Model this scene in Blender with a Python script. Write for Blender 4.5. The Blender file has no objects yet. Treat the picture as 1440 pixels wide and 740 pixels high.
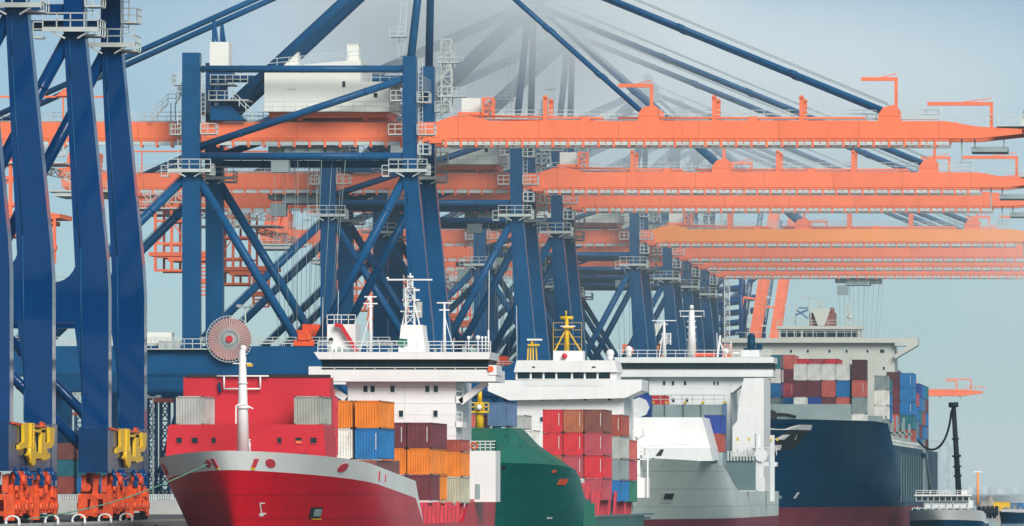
import bpy, math, random
from mathutils import Vector, Matrix
random.seed(7)
R = math.radians
SC = bpy.context.scene
COL = SC.collection

# ------------------------------------------------------------------ camera, sky, sun, exposure
F = 7700.0                      # focal length in photo pixels
VX, VY, EYE = 1650.0, 690.0, 3.0  # where the quay line and the horizon meet in the photo, eye height over the quay
cam = bpy.data.cameras.new('camera'); co = bpy.data.objects.new('camera', cam); COL.objects.link(co)
cam.sensor_width = 36.0; cam.lens = 36.0 * F / 1440.0
cam.shift_x = (720 - VX) / 1440.0; cam.shift_y = (VY - 370) / 1440.0
cam.clip_start = 1.0; cam.clip_end = 20000.0
co.location = (0, 0, EYE); co.rotation_euler = (R(90), 0, 0)
SC.camera = co

SUN_EL, SUN_AZ = 33.0, 151.0    # azimuth clockwise from +Y
w = bpy.data.worlds.new('World'); SC.world = w; w.use_nodes = True
nt = w.node_tree; nt.nodes.clear()
sky = nt.nodes.new('ShaderNodeTexSky'); sky.sky_type = 'NISHITA'; sky.sun_disc = False
sky.sun_elevation = R(SUN_EL); sky.sun_rotation = R(SUN_AZ)
sky.air_density = 0.55; sky.dust_density = 0.5; sky.ozone_density = 2.0
bg = nt.nodes.new('ShaderNodeBackground'); bg.inputs[1].default_value = 0.051
out = nt.nodes.new('ShaderNodeOutputWorld')
tint = nt.nodes.new('ShaderNodeMix'); tint.data_type = 'RGBA'; tint.blend_type = 'MULTIPLY'; tint.inputs[0].default_value = 1.0
tint.inputs[7].default_value = (.68, .70, .625, 1)
wc = nt.nodes.new('ShaderNodeTexCoord'); wm_ = nt.nodes.new('ShaderNodeMapping'); wm_.inputs['Scale'].default_value = (9, 9, 34)
wn = nt.nodes.new('ShaderNodeTexNoise'); wn.inputs['Scale'].default_value = 1.0; wn.inputs['Detail'].default_value = 4; wn.inputs['Roughness'].default_value = .55
wr = nt.nodes.new('ShaderNodeMix'); wr.data_type = 'RGBA'; wr.inputs[6].default_value = (.62, .64, .58, 1); wr.inputs[7].default_value = (.745, .735, .64, 1)   # thin uneven overcast
nt.links.new(wc.outputs['Generated'], wm_.inputs[0]); nt.links.new(wm_.outputs[0], wn.inputs['Vector']); nt.links.new(wn.outputs[0], wr.inputs[0]); nt.links.new(wr.outputs[2], tint.inputs[7])
nt.links.new(sky.outputs[0], tint.inputs[6]); nt.links.new(tint.outputs[2], bg.inputs[0]); nt.links.new(bg.outputs[0], out.inputs[0])

sl = bpy.data.lights.new('sun', 'SUN'); sl.energy = 1.5; sl.angle = R(32); sl.color = (1.0, 0.965, 0.91)
so = bpy.data.objects.new('sun', sl); COL.objects.link(so)
d = Vector((math.sin(R(SUN_AZ)) * math.cos(R(SUN_EL)), math.cos(R(SUN_AZ)) * math.cos(R(SUN_EL)), math.sin(R(SUN_EL))))
so.rotation_euler = d.to_track_quat('Z', 'Y').to_euler(); so.location = (0, -50, 200)

vs = SC.view_settings
vs.view_transform = 'Standard'; vs.look = 'None'; vs.gamma = 1.0; vs.exposure = 1.40
cy = SC.cycles
cy.use_denoising = True
cy.max_bounces = 6; cy.diffuse_bounces = 2; cy.glossy_bounces = 2; cy.transmission_bounces = 2; cy.volume_bounces = 6; cy.volume_step_rate = 1.0; cy.volume_max_steps = 256
cy.transparent_max_bounces = 6

# ------------------------------------------------------------------ helpers
def px(p, Y): return (p - VX) * Y / F
def pz(p, Y): return EYE + (VY - p) * Y / F
def P(x, y, Y): return Vector((px(x, Y), Y, pz(y, Y)))

class MB:
    def __init__(s): s.v = []; s.f = []; s.sm = []; s.mi = []
    def add(s, vs, fs, smooth=False, mi=0):
        b = len(s.v); s.v += [tuple(v) for v in vs]
        for f in fs: s.f.append([i + b for i in f]); s.sm.append(smooth); s.mi.append(mi)
        return s
    def box(s, x0, x1, y0, y1, z0, z1, mi=0):
        return s.add([(x0,y0,z0),(x1,y0,z0),(x1,y1,z0),(x0,y1,z0),(x0,y0,z1),(x1,y0,z1),(x1,y1,z1),(x0,y1,z1)],
              [(0,3,2,1),(4,5,6,7),(0,1,5,4),(1,2,6,5),(2,3,7,6),(3,0,4,7)], mi=mi)
    def prism(s, poly, y0, y1, mi=0):          # poly in (x, z), extruded along y
        n = len(poly); a = sum(poly[i][0]*poly[(i+1)%n][1]-poly[(i+1)%n][0]*poly[i][1] for i in range(n))
        if a < 0: poly = poly[::-1]
        vs = [(x,y0,z) for x,z in poly] + [(x,y1,z) for x,z in poly]
        fs = [tuple(range(n)), tuple(range(2*n-1,n-1,-1))] + [(i+n, (i+1)%n+n, (i+1)%n, i) for i in range(n)]
        return s.add(vs, fs, mi=mi)
    def prismx(s, poly, x0, x1, mi=0):         # poly in (y, z), extruded along x
        n = len(poly); a = sum(poly[i][0]*poly[(i+1)%n][1]-poly[(i+1)%n][0]*poly[i][1] for i in range(n))
        if a < 0: poly = poly[::-1]
        vs = [(x0,y,z) for y,z in poly] + [(x1,y,z) for y,z in poly]
        fs = [tuple(range(n-1,-1,-1)), tuple(range(n,2*n))] + [(i, (i+1)%n, (i+1)%n+n, i+n) for i in range(n)]
        return s.add(vs, fs, mi=mi)
    def tube(s, p, q, r, r2=None, n=10, mi=0):
        p, q = Vector(p), Vector(q); r2 = r if r2 is None else r2
        ax = (q - p); L = ax.length
        if L < 1e-6: return s
        ax /= L
        u = ax.cross(Vector((0,0,1)) if abs(ax.z) < .95 else Vector((1,0,0))).normalized(); v = ax.cross(u)
        vs = []
        for c, rr in ((p, r), (q, r2)):
            for i in range(n):
                a = 2*math.pi*i/n; vs.append(c + u*(rr*math.cos(a)) + v*(rr*math.sin(a)))
        fs = [(i, i+n, (i+1)%n+n, (i+1)%n) for i in range(n)]
        s.add(vs, fs, True, mi)
        b = len(s.v) - 2*n
        s.f.append([b+i for i in range(n)]); s.sm.append(False); s.mi.append(mi)
        s.f.append([b+n+i for i in range(n-1,-1,-1)]); s.sm.append(False); s.mi.append(mi)
        return s
    def path(s, pts, r, n=8, mi=0):
        for a, b in zip(pts[:-1], pts[1:]): s.tube(a, b, r, n=n, mi=mi)
        return s
    def beam(s, p, q, w, h=None, mi=0):        # square bar between two points
        p, q = Vector(p), Vector(q); h = w if h is None else h
        ax = (q - p).normalized()
        u = ax.cross(Vector((0,0,1)) if abs(ax.z) < .95 else Vector((0,1,0))).normalized(); v = ax.cross(u)
        vs = [c + u*(a*w/2) + v*(b*h/2) for c in (p, q) for a, b in ((-1,-1),(1,-1),(1,1),(-1,1))]
        return s.add(vs, [(0,1,2,3),(7,6,5,4),(0,4,5,1),(1,5,6,2),(2,6,7,3),(3,7,4,0)], mi=mi)
    def sphere(s, c, r, n=12, m=8, sz=1.0, mi=0):
        vs = []; fs = []
        for j in range(m+1):
            t = math.pi*j/m
            for i in range(n):
                a = 2*math.pi*i/n
                vs.append((c[0]+r*math.sin(t)*math.cos(a), c[1]+r*math.sin(t)*math.sin(a), c[2]+r*sz*math.cos(t)))
        for j in range(m):
            for i in range(n): fs.append((j*n+i, (j+1)*n+i, (j+1)*n+(i+1)%n, j*n+(i+1)%n))
        return s.add(vs, fs, True, mi)
    def rail(s, pts, h=1.1, t=.07, step=1.8, mid=2, closed=False, mi=0):   # guard rail along a polyline
        pts = [Vector(p) for p in pts]
        if closed: pts = pts + [pts[0]]
        for a, b in zip(pts[:-1], pts[1:]):
            L = (b-a).length; n = max(1, int(round(L/step)))
            for k in range(mid):
                z = Vector((0,0,h*(k+1)/mid)); s.beam(a+z, b+z, t, mi=mi)
            for i in range(n+1):
                p = a.lerp(b, i/n); s.beam(p, p+Vector((0,0,h)), t, mi=mi)
        return s
    def ladder(s, p, q, w=.55, axis=(1,0,0), t=.08, cage=False, mi=0):
        p, q = Vector(p), Vector(q); ax = Vector(axis)*w/2
        s.beam(p-ax, q-ax, t, mi=mi); s.beam(p+ax, q+ax, t, mi=mi)
        n = int((q-p).length/.6)
        for i in range(n+1):
            c = p.lerp(q, i/max(1,n)); s.beam(c-ax, c+ax, t*.8, mi=mi)
        return s
    def lattice(s, p, q, w, d, t=.12, bay=None, mi=0):   # four-chord trussed mast
        p, q = Vector(p), Vector(q); ax = (q-p); L = ax.length; ax.normalize()
        u = ax.cross(Vector((0,1,0)) if abs(ax.y) < .9 else Vector((1,0,0))).normalized(); v = ax.cross(u).normalized()
        c = [u*w/2+v*d/2, -u*w/2+v*d/2, -u*w/2-v*d/2, u*w/2-v*d/2]
        n = max(1, int(round(L/(bay or w))))
        for k in c: s.beam(p+k, q+k, t*1.4, mi=mi)
        for i in range(n):
            a = p.lerp(q, i/n); b = p.lerp(q, (i+1)/n)
            for j in range(4):
                k0, k1 = c[j], c[(j+1)%4]
                if i % 2: k0, k1 = k1, k0
                s.beam(a+k0, b+k1, t, mi=mi); s.beam(b+c[j], b+c[(j+1)%4], t, mi=mi)
        return s
    def build(s, name, mat, parent=None, loc=None):
        o = Vector(parent.matrix_world_loc) if False else (world_loc(parent) if parent else Vector(loc or (0,0,0)))
        me = bpy.data.meshes.new(name)
        me.from_pydata([(x-o.x, y-o.y, z-o.z) for x,y,z in s.v], [], s.f)
        me.polygons.foreach_set('use_smooth', s.sm)
        ob = bpy.data.objects.new(name, me); COL.objects.link(ob)
        ms = mat if isinstance(mat, (list, tuple)) else [mat]
        for m in ms: me.materials.append(m)
        if len(ms) > 1: me.polygons.foreach_set('material_index', s.mi)
        if parent: ob.parent = parent
        else: ob.location = o
        return ob

def world_loc(o):
    l = Vector(o.location)
    while o.parent: o = o.parent; l = l + Vector(o.location)
    return l
def tag(o, label=None, cat=None, group=None, kind=None):
    if label: o['label'] = label
    if cat: o['category'] = cat
    if group: o['group'] = group
    if kind: o['kind'] = kind
    return o
def thing(name, loc, label, cat, group=None):
    o = bpy.data.objects.new(name, None); COL.objects.link(o); o.location = loc; o.empty_display_size = 1
    return tag(o, label, cat, group)
def copy_tree(o, parent=None):
    c = o.copy(); COL.objects.link(c)
    if parent: c.parent = parent
    for ch in list(o.children): copy_tree(ch, c)
    return c

# ------------------------------------------------------------------ materials
def paint(name, rgb, rough=.42, var=.12, scale=.25, streak=.0, rust=0.0, bump=0.0, spec=.5, dirt=(.16,.13,.10), plates=None, coat=0):
    m = bpy.data.materials.new(name); m.use_nodes = True; n = m.node_tree; b = n.nodes['Principled BSDF']; lk = n.links.new
    tc = n.nodes.new('ShaderNodeTexCoord')
    nz = n.nodes.new('ShaderNodeTexNoise'); nz.inputs['Scale'].default_value = scale; nz.inputs['Detail'].default_value = 5
    lk(tc.outputs['Object'], nz.inputs['Vector'])
    mix = n.nodes.new('ShaderNodeMix'); mix.data_type = 'RGBA'
    mix.inputs[6].default_value = tuple(c*(1-var) for c in rgb) + (1,)
    mix.inputs[7].default_value = tuple(min(1, c*(1+var)) for c in rgb) + (1,)
    mr = n.nodes.new('ShaderNodeMapRange'); mr.inputs[1].default_value = .3; mr.inputs[2].default_value = .7
    lk(nz.outputs[0], mr.inputs[0]); lk(mr.outputs[0], mix.inputs[0])
    last = mix.outputs[2]
    if streak > 0 or rust > 0:
        mp = n.nodes.new('ShaderNodeMapping'); mp.inputs['Scale'].default_value = (1.6, 1.6, .10)
        lk(tc.outputs['Object'], mp.inputs[0])
        n2 = n.nodes.new('ShaderNodeTexNoise'); n2.inputs['Scale'].default_value = 1.0; n2.inputs['Detail'].default_value = 6; n2.inputs['Roughness'].default_value = .65
        lk(mp.outputs[0], n2.inputs['Vector'])
        r2 = n.nodes.new('ShaderNodeMapRange'); r2.inputs[1].default_value = .5; r2.inputs[2].default_value = .8; r2.inputs[4].default_value = streak
        lk(n2.outputs[0], r2.inputs[0])
        x2 = n.nodes.new('ShaderNodeMix'); x2.data_type = 'RGBA'; x2.inputs[7].default_value = dirt + (1,)
        lk(r2.outputs[0], x2.inputs[0]); lk(last, x2.inputs[6]); last = x2.outputs[2]
    if rust > 0:
        mp3 = n.nodes.new('ShaderNodeMapping'); mp3.inputs['Scale'].default_value = (.9, .9, .35); mp3.inputs['Location'].default_value = (7, 3, 1)
        lk(tc.outputs['Object'], mp3.inputs[0])
        n3 = n.nodes.new('ShaderNodeTexNoise'); n3.inputs['Scale'].default_value = 1.3; n3.inputs['Detail'].default_value = 8; n3.inputs['Roughness'].default_value = .75
        lk(mp3.outputs[0], n3.inputs['Vector'])
        r3 = n.nodes.new('ShaderNodeMapRange'); r3.inputs[1].default_value = .60; r3.inputs[2].default_value = .68; r3.inputs[4].default_value = rust
        lk(n3.outputs[0], r3.inputs[0])
        x3 = n.nodes.new('ShaderNodeMix'); x3.data_type = 'RGBA'; x3.inputs[7].default_value = (.19, .075, .03, 1)
        lk(r3.outputs[0], x3.inputs[0]); lk(last, x3.inputs[6]); last = x3.outputs[2]
    if plates:
        sx = n.nodes.new('ShaderNodeSeparateXYZ'); lk(tc.outputs['Object'], sx.inputs[0])
        ad = n.nodes.new('ShaderNodeMath'); ad.operation = 'ADD'; lk(sx.outputs[0], ad.inputs[0]); lk(sx.outputs[1], ad.inputs[1])
        cb = n.nodes.new('ShaderNodeCombineXYZ'); lk(ad.outputs[0], cb.inputs[0]); lk(sx.outputs[2], cb.inputs[1])
        bt = n.nodes.new('ShaderNodeTexBrick'); bt.inputs['Scale'].default_value = 1.0; bt.inputs['Brick Width'].default_value = plates[0]; bt.inputs['Row Height'].default_value = plates[1]
        bt.inputs['Mortar Size'].default_value = .035 if plates[0] < 7 else .07; bt.inputs['Mortar Smooth'].default_value = .4; bt.inputs['Bias'].default_value = 0
        bt.inputs['Color1'].default_value = (1,1,1,1); bt.inputs['Color2'].default_value = (.90,.90,.90,1); bt.inputs['Mortar'].default_value = (.62,.62,.62,1)
        lk(cb.outputs[0], bt.inputs['Vector'])
        x5 = n.nodes.new('ShaderNodeMix'); x5.data_type = 'RGBA'; x5.blend_type = 'MULTIPLY'; x5.inputs[0].default_value = .6 if plates[0] < 7 else .85
        lk(last, x5.inputs[6]); lk(bt.outputs[0], x5.inputs[7]); last = x5.outputs[2]
    lk(last, b.inputs['Base Color'])
    rr = n.nodes.new('ShaderNodeMapRange'); rr.inputs[3].default_value = max(.05, rough-.1); rr.inputs[4].default_value = min(1, rough+.14)
    lk(nz.outputs[0], rr.inputs[0]); lk(rr.outputs[0], b.inputs['Roughness'])
    b.inputs['Specular IOR Level'].default_value = spec
    if coat: b.inputs['Coat Weight'].default_value = coat; b.inputs['Coat IOR'].default_value = 1.3; b.inputs['Coat Roughness'].default_value = .06
    if bump:
        bp = n.nodes.new('ShaderNodeBump'); bp.inputs['Strength'].default_value = bump; bp.inputs['Distance'].default_value = .15
        n4 = n.nodes.new('ShaderNodeTexNoise'); n4.inputs['Scale'].default_value = .8; lk(tc.outputs['Object'], n4.inputs['Vector'])
        lk(n4.outputs[0], bp.inputs['Height']); lk(bp.outputs[0], b.inputs['Normal'])
    return m

M = {}
M['blue'] = paint('crane_blue_paint', (.0003,.041,.155), .2, .10, .12, spec=.06, coat=1, plates=(3.0,2.4), streak=.25, dirt=(.012,.045,.10))
M['blue_paled'] = paint('haze_paled_crane_blue', (.010,.082,.205), .22, .14, .2, spec=.1, plates=(3.0,2.4), streak=.3, dirt=(.03,.075,.15))  # paler blue for the farther cranes, distance haze mixed into the colour
M['blue_dirty'] = paint('crane_blue_sooty_paint', (.006,.038,.12), .22, .2, .4, spec=.2, streak=.5, dirt=(.05,.035,.06))
M['orange'] = paint('crane_orange_paint', (.96,.20,.078), .5, .06, .25, plates=(11,3.4), streak=.32, dirt=(.68,.12,.055))
M['amber'] = paint('crane_amber_paint', (1.0,.31,.055), .5, .05, .15, streak=.16, dirt=(.75,.2,.06))
M['bogie'] = paint('bogie_orange_paint', (.80,.085,.014), .5, .3, 1.6, streak=.6, dirt=(.16,.04,.02))
M['steel'] = paint('galvanised_grey_steel', (.52,.57,.55), .5, .12, .6)
M['house'] = paint('off_white_cladding', (.78,.79,.72), .5, .04, .3, streak=.10, dirt=(.5,.48,.42))
M['white'] = paint('ship_white_paint', (.82,.82,.80), .4, .04, .3, streak=.22, dirt=(.55,.48,.40))
M['white2'] = paint('ship_greyish_white_paint', (.74,.77,.75), .4, .04, .3, streak=.2, dirt=(.48,.46,.42))
M['cream'] = paint('ship_cream_paint', (.58,.60,.53), .45, .05, .3, streak=.2, dirt=(.42,.40,.34))
M['yellow'] = paint('yellow_paint', (.80,.50,.01), .42, .1, .8, streak=.2)
M['red'] = paint('ship_red_paint', (.60,.004,.016), .34, .10, .12, spec=.2, plates=(8,2.2), bump=.25, streak=.38, dirt=(.30,.02,.05))
M['redhouse'] = paint('ship_red_deck_paint', (.58,.016,.030), .45, .08, .2, streak=.25, dirt=(.36,.02,.03))
M['redstanch'] = paint('ship_red_stanchion_paint', (.62,.05,.07), .5, .12, .8)
M['bandwhite'] = paint('ship_bulwark_white_paint', (.80,.81,.77), .42, .05, .2, streak=.25, dirt=(.52,.46,.38))
M['boot'] = paint('antifouling_red_paint', (.22,.025,.04), .6, .15, .2, streak=.3)
M['green'] = paint('ship_dark_green_paint', (.003,.135,.105), .34, .14, .1, spec=.2, plates=(8,2.2), bump=.25, streak=.2, dirt=(.02,.08,.08))
M['green2'] = paint('ship_green_whaleback_paint', (.008,.15,.095), .45, .1, .15, plates=(6,2.0), streak=.2, dirt=(.03,.10,.07))
M['teal'] = paint('ship_grey_green_side_paint', (.12,.19,.20), .5, .1, .2, streak=.3, dirt=(.2,.2,.2))
M['grey'] = paint('ship_grey_hull_paint', (.66,.73,.67), .38, .06, .1, plates=(9,2.4), bump=.15, streak=.3, dirt=(.52,.54,.47))
M['greydeck'] = paint('ship_grey_deck_paint', (.28,.36,.36), .5, .1, .3, streak=.3)
M['navy'] = paint('ship_navy_hull_paint', (.001,.045,.105), .42, .15, .08, spec=.1, plates=(10,2.6), bump=.2, streak=.3, dirt=(.01,.05,.10))
M['black'] = paint('black_rubber', (.010,.013,.018), .7, .3, 1.0, spec=.2)
M['glass'] = paint('dark_window_glass', (.008,.024,.034), .08, .3, .3, spec=.45)
M['dark'] = paint('dark_recess_paint', (.02,.018,.02), .7, .2, 1.0)
M['conc'] = paint('quay_concrete', (.30,.30,.29), .8, .12, .2, streak=.2)
M['conc2'] = paint('pale_concrete', (.46,.46,.43), .8, .1, .4, streak=.2)
M['rope'] = paint('green_mooring_rope', (.10,.28,.18), .8, .15, 2.0)
M['cable'] = paint('pinkish_wound_cable', (.46,.20,.18), .6, .1, 2.0)
M['asphalt'] = paint('quay_asphalt', (.10,.10,.10), .85, .2, .05)
M['lamp'] = paint('lamp_head_grey', (.4,.42,.42), .5)
M['rust'] = paint('brown_funnel_paint', (.25,.08,.06), .5, .15, .5)
M['rock'] = paint('far_shore_ground', (.12,.12,.09), .9, .3, .02)
M['orangebuoy'] = paint('orange_rescue_gear', (.85,.10,.02), .5)

# water
m = bpy.data.materials.new('harbour_water'); m.use_nodes = True; n = m.node_tree; b = n.nodes['Principled BSDF']
b.inputs['Base Color'].default_value = (.03,.07,.08,1); b.inputs['Roughness'].default_value = .08
tc = n.nodes.new('ShaderNodeTexCoord'); nz = n.nodes.new('ShaderNodeTexNoise'); nz.inputs['Scale'].default_value = .6; nz.inputs['Detail'].default_value = 6
bp = n.nodes.new('ShaderNodeBump'); bp.inputs['Strength'].default_value = .35; bp.inputs['Distance'].default_value = .4
n.links.new(tc.outputs['Object'], nz.inputs['Vector']); n.links.new(nz.outputs[0], bp.inputs['Height']); n.links.new(bp.outputs[0], b.inputs['Normal'])
M['water'] = m

# ------------------------------------------------------------------ setting
WZ = -4.0
tag(MB().add([(-96.5,-40,WZ),(290,-40,WZ),(290,6500,WZ),(-96.5,6500,WZ)], [(0,1,2,3)]).build('water', M['water']), kind='structure')
q = MB().box(-1450, -97, -40, 5600, -6.5, 0.0)
tag(q.build('quay', M['conc']), kind='structure')
tag(MB().box(-1450, -100.6, -39, 5599, 0.004, 0.012).build('quay_pavement', M['asphalt']), kind='structure')
for xr in (-102.3, -160.8):
    pass
sh = MB(); ys = 5700; prev = None
shore_pts = [(-1450 + i*40, 4 + 3.5*math.sin(i*.9) + 2.5*math.sin(i*.37+1)) for i in range(44)]
vs_ = []; fs_ = []
for i, (x, z) in enumerate(shore_pts): vs_ += [(x, ys-60, WZ-.5), (x, ys, max(1, z*.4)), (x, ys+200, max(2, z)), (x, ys+700, WZ-.5)]
for i in range(len(shore_pts)-1):
    for k in range(3): a = i*4+k; fs_.append((a, a+4, a+5, a+1))
tag(MB().add(vs_, fs_).build('far_shore', M['rock']), kind='structure')

# ------------------------------------------------------------------ container cranes
CX = -102.3                 # waterside rail
def make_crane():
    t = thing('container_crane', (CX, 0, 0), 'blue gantry crane', 'gantry crane', 'blue container cranes along the quay')
    X = lambda x: x + CX
    def b(mb, name, mat, par=t):
        mb.v = [(x+CX, y, z) for x,y,z in mb.v]; return mb.build(name, mat, par)
    for y0 in (-9, 9):
        leg = MB().prism([(-2.75,62.2),(-.9,62.2),(-.8,46.8),(1.35,25),(1.52,22),(1.52,9.0),(-.95,9.0),(-1.0,13),(-1.7,18.5),(-1.6,23),(-2.75,46.8)], y0-.75, y0+.75)
        lg = b(leg, 'leg', M['blue'])
        b(MB().box(-1.25,1.55,y0-1.3,y0+1.3,4.7,8.97).box(-1.28,1.58,y0-1.33,y0+1.33,4.7,4.95), 'leg_foot', M['blue_dirty'], lg)
        # portal beam with filleted joint
        f = [(-79.5,18.9),(-.9,18.9)] + [(-.9,25.2),(-1.45,25.2)]
        for k in range(7):
            a = k/6*math.pi/2; f.append((-3.75+2.2*math.cos(a), 24.9-2.2*math.sin(a)))
        f += [(-79.5,22.7)]
        pb = b(MB().prism(f, y0-.70, y0+.70), 'portal_beam', M['blue'])
        rl = MB().rail([(-78,y0-.6,22.7),(-4.5,y0-.6,22.7)], 1.2, .08, 1.6, 3)
        b(rl, 'handrail', M['steel'], pb)
        b(MB().box(-32.8,-30.4,y0-.72,y0+.72,22.72,62.7), 'column', M['blue'])
        b(MB().box(-79.0,-76.0,y0-.75,y0+.75,4.7,18.88), 'leg', M['blue'])
        for p, q_, r, nm in (((-30.5,y0,60.5),(-2.4,y0,60.5),.5,'tie_beam'), ((-30.5,y0,48.6),(-2.4,y0,48.6),.52,'tie_beam'),
                           ((-30.6,y0,49.9),(-2.2,y0,59.3),.5,'diagonal_brace'), ((-31,y0,46),(-16.6,y0,22.4),.6,'diagonal_brace'),
                           ((-2.4,y0,46),(-15.0,y0,22.4),.6,'diagonal_brace'), ((-32.2,y0,46),(-56.3,y0,22.4),.6,'diagonal_brace'),
                           ((-.9,y0,6.9),(-13.0,y0,19.1),.5,'lower_brace')):
            mb = MB().tube(p, q_, r, n=14)
            # pipe flanges
            for fr in (.2, .5, .8):
                c = Vector(p).lerp(Vector(q_), fr); ax = (Vector(q_)-Vector(p)).normalized()
                mb.tube(c-ax*.08, c+ax*.08, r*1.1, n=14)
            br = b(mb, nm, M['blue'])
            if nm == 'diagonal_brace' and abs(p[2]-46) < .1:    # thin walkway rail along the brace
                o3 = Vector((0,0,r+.35)); b(MB().beam(Vector(p)+o3+Vector((0,-.3,0)), Vector(q_)+o3+Vector((0,-.3,0)), .08), 'pipe', M['blue'], br)
        b(MB().tube((-1.7,y0,62),(-.5,math.copysign(3.2,y0),80.5),.56,.5,n=14), 'mast_leg', M['blue'])
        # platforms at the braces
        for xc, w in ((-31.6,2.9), (-1.85,2.6)):
            pl = MB().box(xc-w,xc+w,y0-2.0,y0-.8,46.55,46.75).box(xc+w-1.6,xc+w,y0-.8,y0+1.5,46.0,46.2).box(xc-w-.9,xc-w,y0-2.0,y0-.8,45.7,45.9)
            pl.box(xc-w,xc+w,y0-2.02,y0-1.9,46.35,46.78)
            pl.beam((xc-.6,y0-1.5,45.75),(xc-1.9,y0-1.95,46.45),.15).beam((xc+.6,y0-1.5,45.75),(xc+1.9,y0-1.95,46.45),.15)
            pf = b(pl, 'platform', M['steel'])
            rr = MB().rail([(xc-w,y0-1.95,46.75),(xc+w,y0-1.95,46.75)],1.35,.10,1.35).rail([(xc+w,y0-1.9,46.2),(xc+w,y0+1.5,46.2)],1.35,.1,1.2).rail([(xc-w-.9,y0-2,45.9),(xc-w,y0-2,45.9)],1.35,.1,.9)
            b(rr, 'railing', M['steel'], pf)
        # ladders and small landings on the columns
        for p_, q_ in (((-.35,y0-.3,47.8),(-.35,y0-.3,62)),((-30.0,y0-.3,51),(-30.0,y0-.3,61)),((-33.2,y0-.3,47),(-33.2,y0-.3,58))):
            b(MB().ladder(p_, q_), 'ladder', M['steel'])
        for xa, xb, z in ((-4.6,-2.8,51.6),(-.7,1.6,51.6),(-.6,.9,48.9),(-4.3,-2.8,56.2),(-.7,.9,56.0),(-34.4,-32.9,51.6),(-30.2,-28.2,51.7),(-34.0,-32.9,58.4)):
            pl = MB().box(xa,xb,y0-1.3,y0+.9,z-.16,z)
            pl.rail([(xa,y0-1.25,z),(xb,y0-1.25,z)],1.3,.10,1.0).rail([(xb if xa>-2 or (xa>-31) else xa,y0-1.25,z),(xb if xa>-2 or (xa>-31) else xa,y0+.9,z)],1.3,.1,1.1)
            b(pl, 'landing', M['steel'])
    # cross members between the two frames
    for x0, x1, z0, z1, nm in ((-1.1,1.5,4.75,8.9,'sill_beam'),(-78.6,-76.4,5,8.4,'sill_beam'),(-2.5,-1.1,58.2,60.2,'cross_beam'),(-32.5,-30.7,55.0,57.6,'cross_beam'),(-78.4,-76.6,19,22,'cross_beam')):
        b(MB().box(x0,x1,-7.68 if z0 < 6 else -8.2,7.68 if z0 < 6 else 8.2,z0,z1), nm, M['blue_dirty'] if z0 < 6 else M['blue'])
    # bogies under the sill beams, between the legs
    for xc in (.15, -77.5):
        for y0 in (-5.2, 5.2):
            mb = MB(); rn = random.Random(3 if y0 < 0 else 4)
            for dx in (-1.2, 1.2):
                so_ = math.copysign(1, dx)
                mb.prismx([(y0-2.4,3.2),(y0+2.4,3.2),(y0+1.0,4.69),(y0-1.0,4.69)], xc+dx-.3, xc+dx+.3)
                for sy in (-1, 1):
                    mb.prismx([(y0+sy*.35,1.0),(y0+sy*3.9,1.0),(y0+sy*3.8,2.3),(y0+sy*2.6,3.19),(y0+sy*1.5,3.19),(y0+sy*.5,2.2)], xc+dx-.26, xc+dx+.26)
                    for yy in (.9, 2.0, 3.3):
                        mb.box(xc+dx+so_*.26-.02,xc+dx+so_*.26+.16*so_ if so_>0 else xc+dx+so_*.26+.02,y0+sy*yy-.12,y0+sy*yy+.12,1.05,2.2) if so_ > 0 else None
                        mb.tube((xc+dx+so_*.2,y0+sy*yy,1.55),(xc+dx+so_*.62,y0+sy*yy,1.55),.34,n=12)
                    mb.box(xc+dx-.4,xc+dx+.4,y0+sy*2.05-.42,y0+sy*2.05+.42,2.4,3.5)
                    mb.tube((xc+dx+so_*.2,y0+sy*2.05,3.0),(xc+dx+so_*.5,y0+sy*2.05,3.0),.4,n=14)
                    mb.box(xc+dx-.45,xc+dx+.45,y0+sy*3.9-.15,y0+sy*3.9+.15,.4,2.6)
                mb.box(xc+dx-.34,xc+dx+.34,y0-.16,y0+.16,1.5,4.2)
                mb.tube((xc+dx+so_*.25,y0,3.95),(xc+dx+so_*.6,y0,3.95),.45,n=14)
                for q in range(9):
                    ya = y0+rn.uniform(-3.6,3.3); za = rn.uniform(.6,3.6); xx = xc+dx+so_*.28
                    mb.box(min(xx,xx+so_*.3),max(xx,xx+so_*.3),ya,ya+rn.uniform(.25,.6),za,za+rn.uniform(.3,1.0))
            mb.box(xc-1.5,xc+1.5,y0-4.0,y0-3.7,2.2,2.7).box(xc-1.5,xc+1.5,y0-4.0,y0-3.7,.8,1.2)
            mb.prism([(xc-.7,.6),(xc-.2,.6),(xc+.5,4.6),(xc+.05,4.6)], y0-4.05, y0-3.75)
            mb.box(xc-.25,xc+.25,y0-3.9,y0-3.7,.5,4.5).tube((xc-.8,y0-4.1,3.3),(xc-.8,y0-3.6,3.3),.4,n=14).box(xc+.6,xc+1.1,y0-4.05,y0-3.7,2.8,4.4).box(xc-1.3,xc-.9,y0-4.05,y0-3.7,2.9,4.5)
            bo = b(mb, 'bogie', M['bogie'])
            for dx in (-1.2, 1.2):
                for dy in (-3.3, -.9, .9, 3.3):
                    b(MB().tube((xc+dx-.2,y0+dy,.43),(xc+dx+.2,y0+dy,.43),.41,n=16), 'wheel', M['black'], bo)
            b(MB().box(xc-1.75,xc-1.4,y0-4.2,y0-3.9,.2,.7), 'rail_sweeper', M['black'], bo)
            for ya in (-2.6, .9, 2.6):
                b(MB().tube((xc+1.3,y0+ya,5.0),(xc+1.75,y0+ya,3.9),.2).box(xc+1.45,xc+1.8,y0+ya-.3,y0+ya+.3,3.4,4.1), 'hinge_pin', M['blue'], bo)
    # yellow storm anchors on the water side of the sill beam
    def Ya(zx): return -9+18*(zx-80)/212.0
    def Za(zy): return EYE+(135-zy/4.0)*.0628
    yb = MB()
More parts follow.
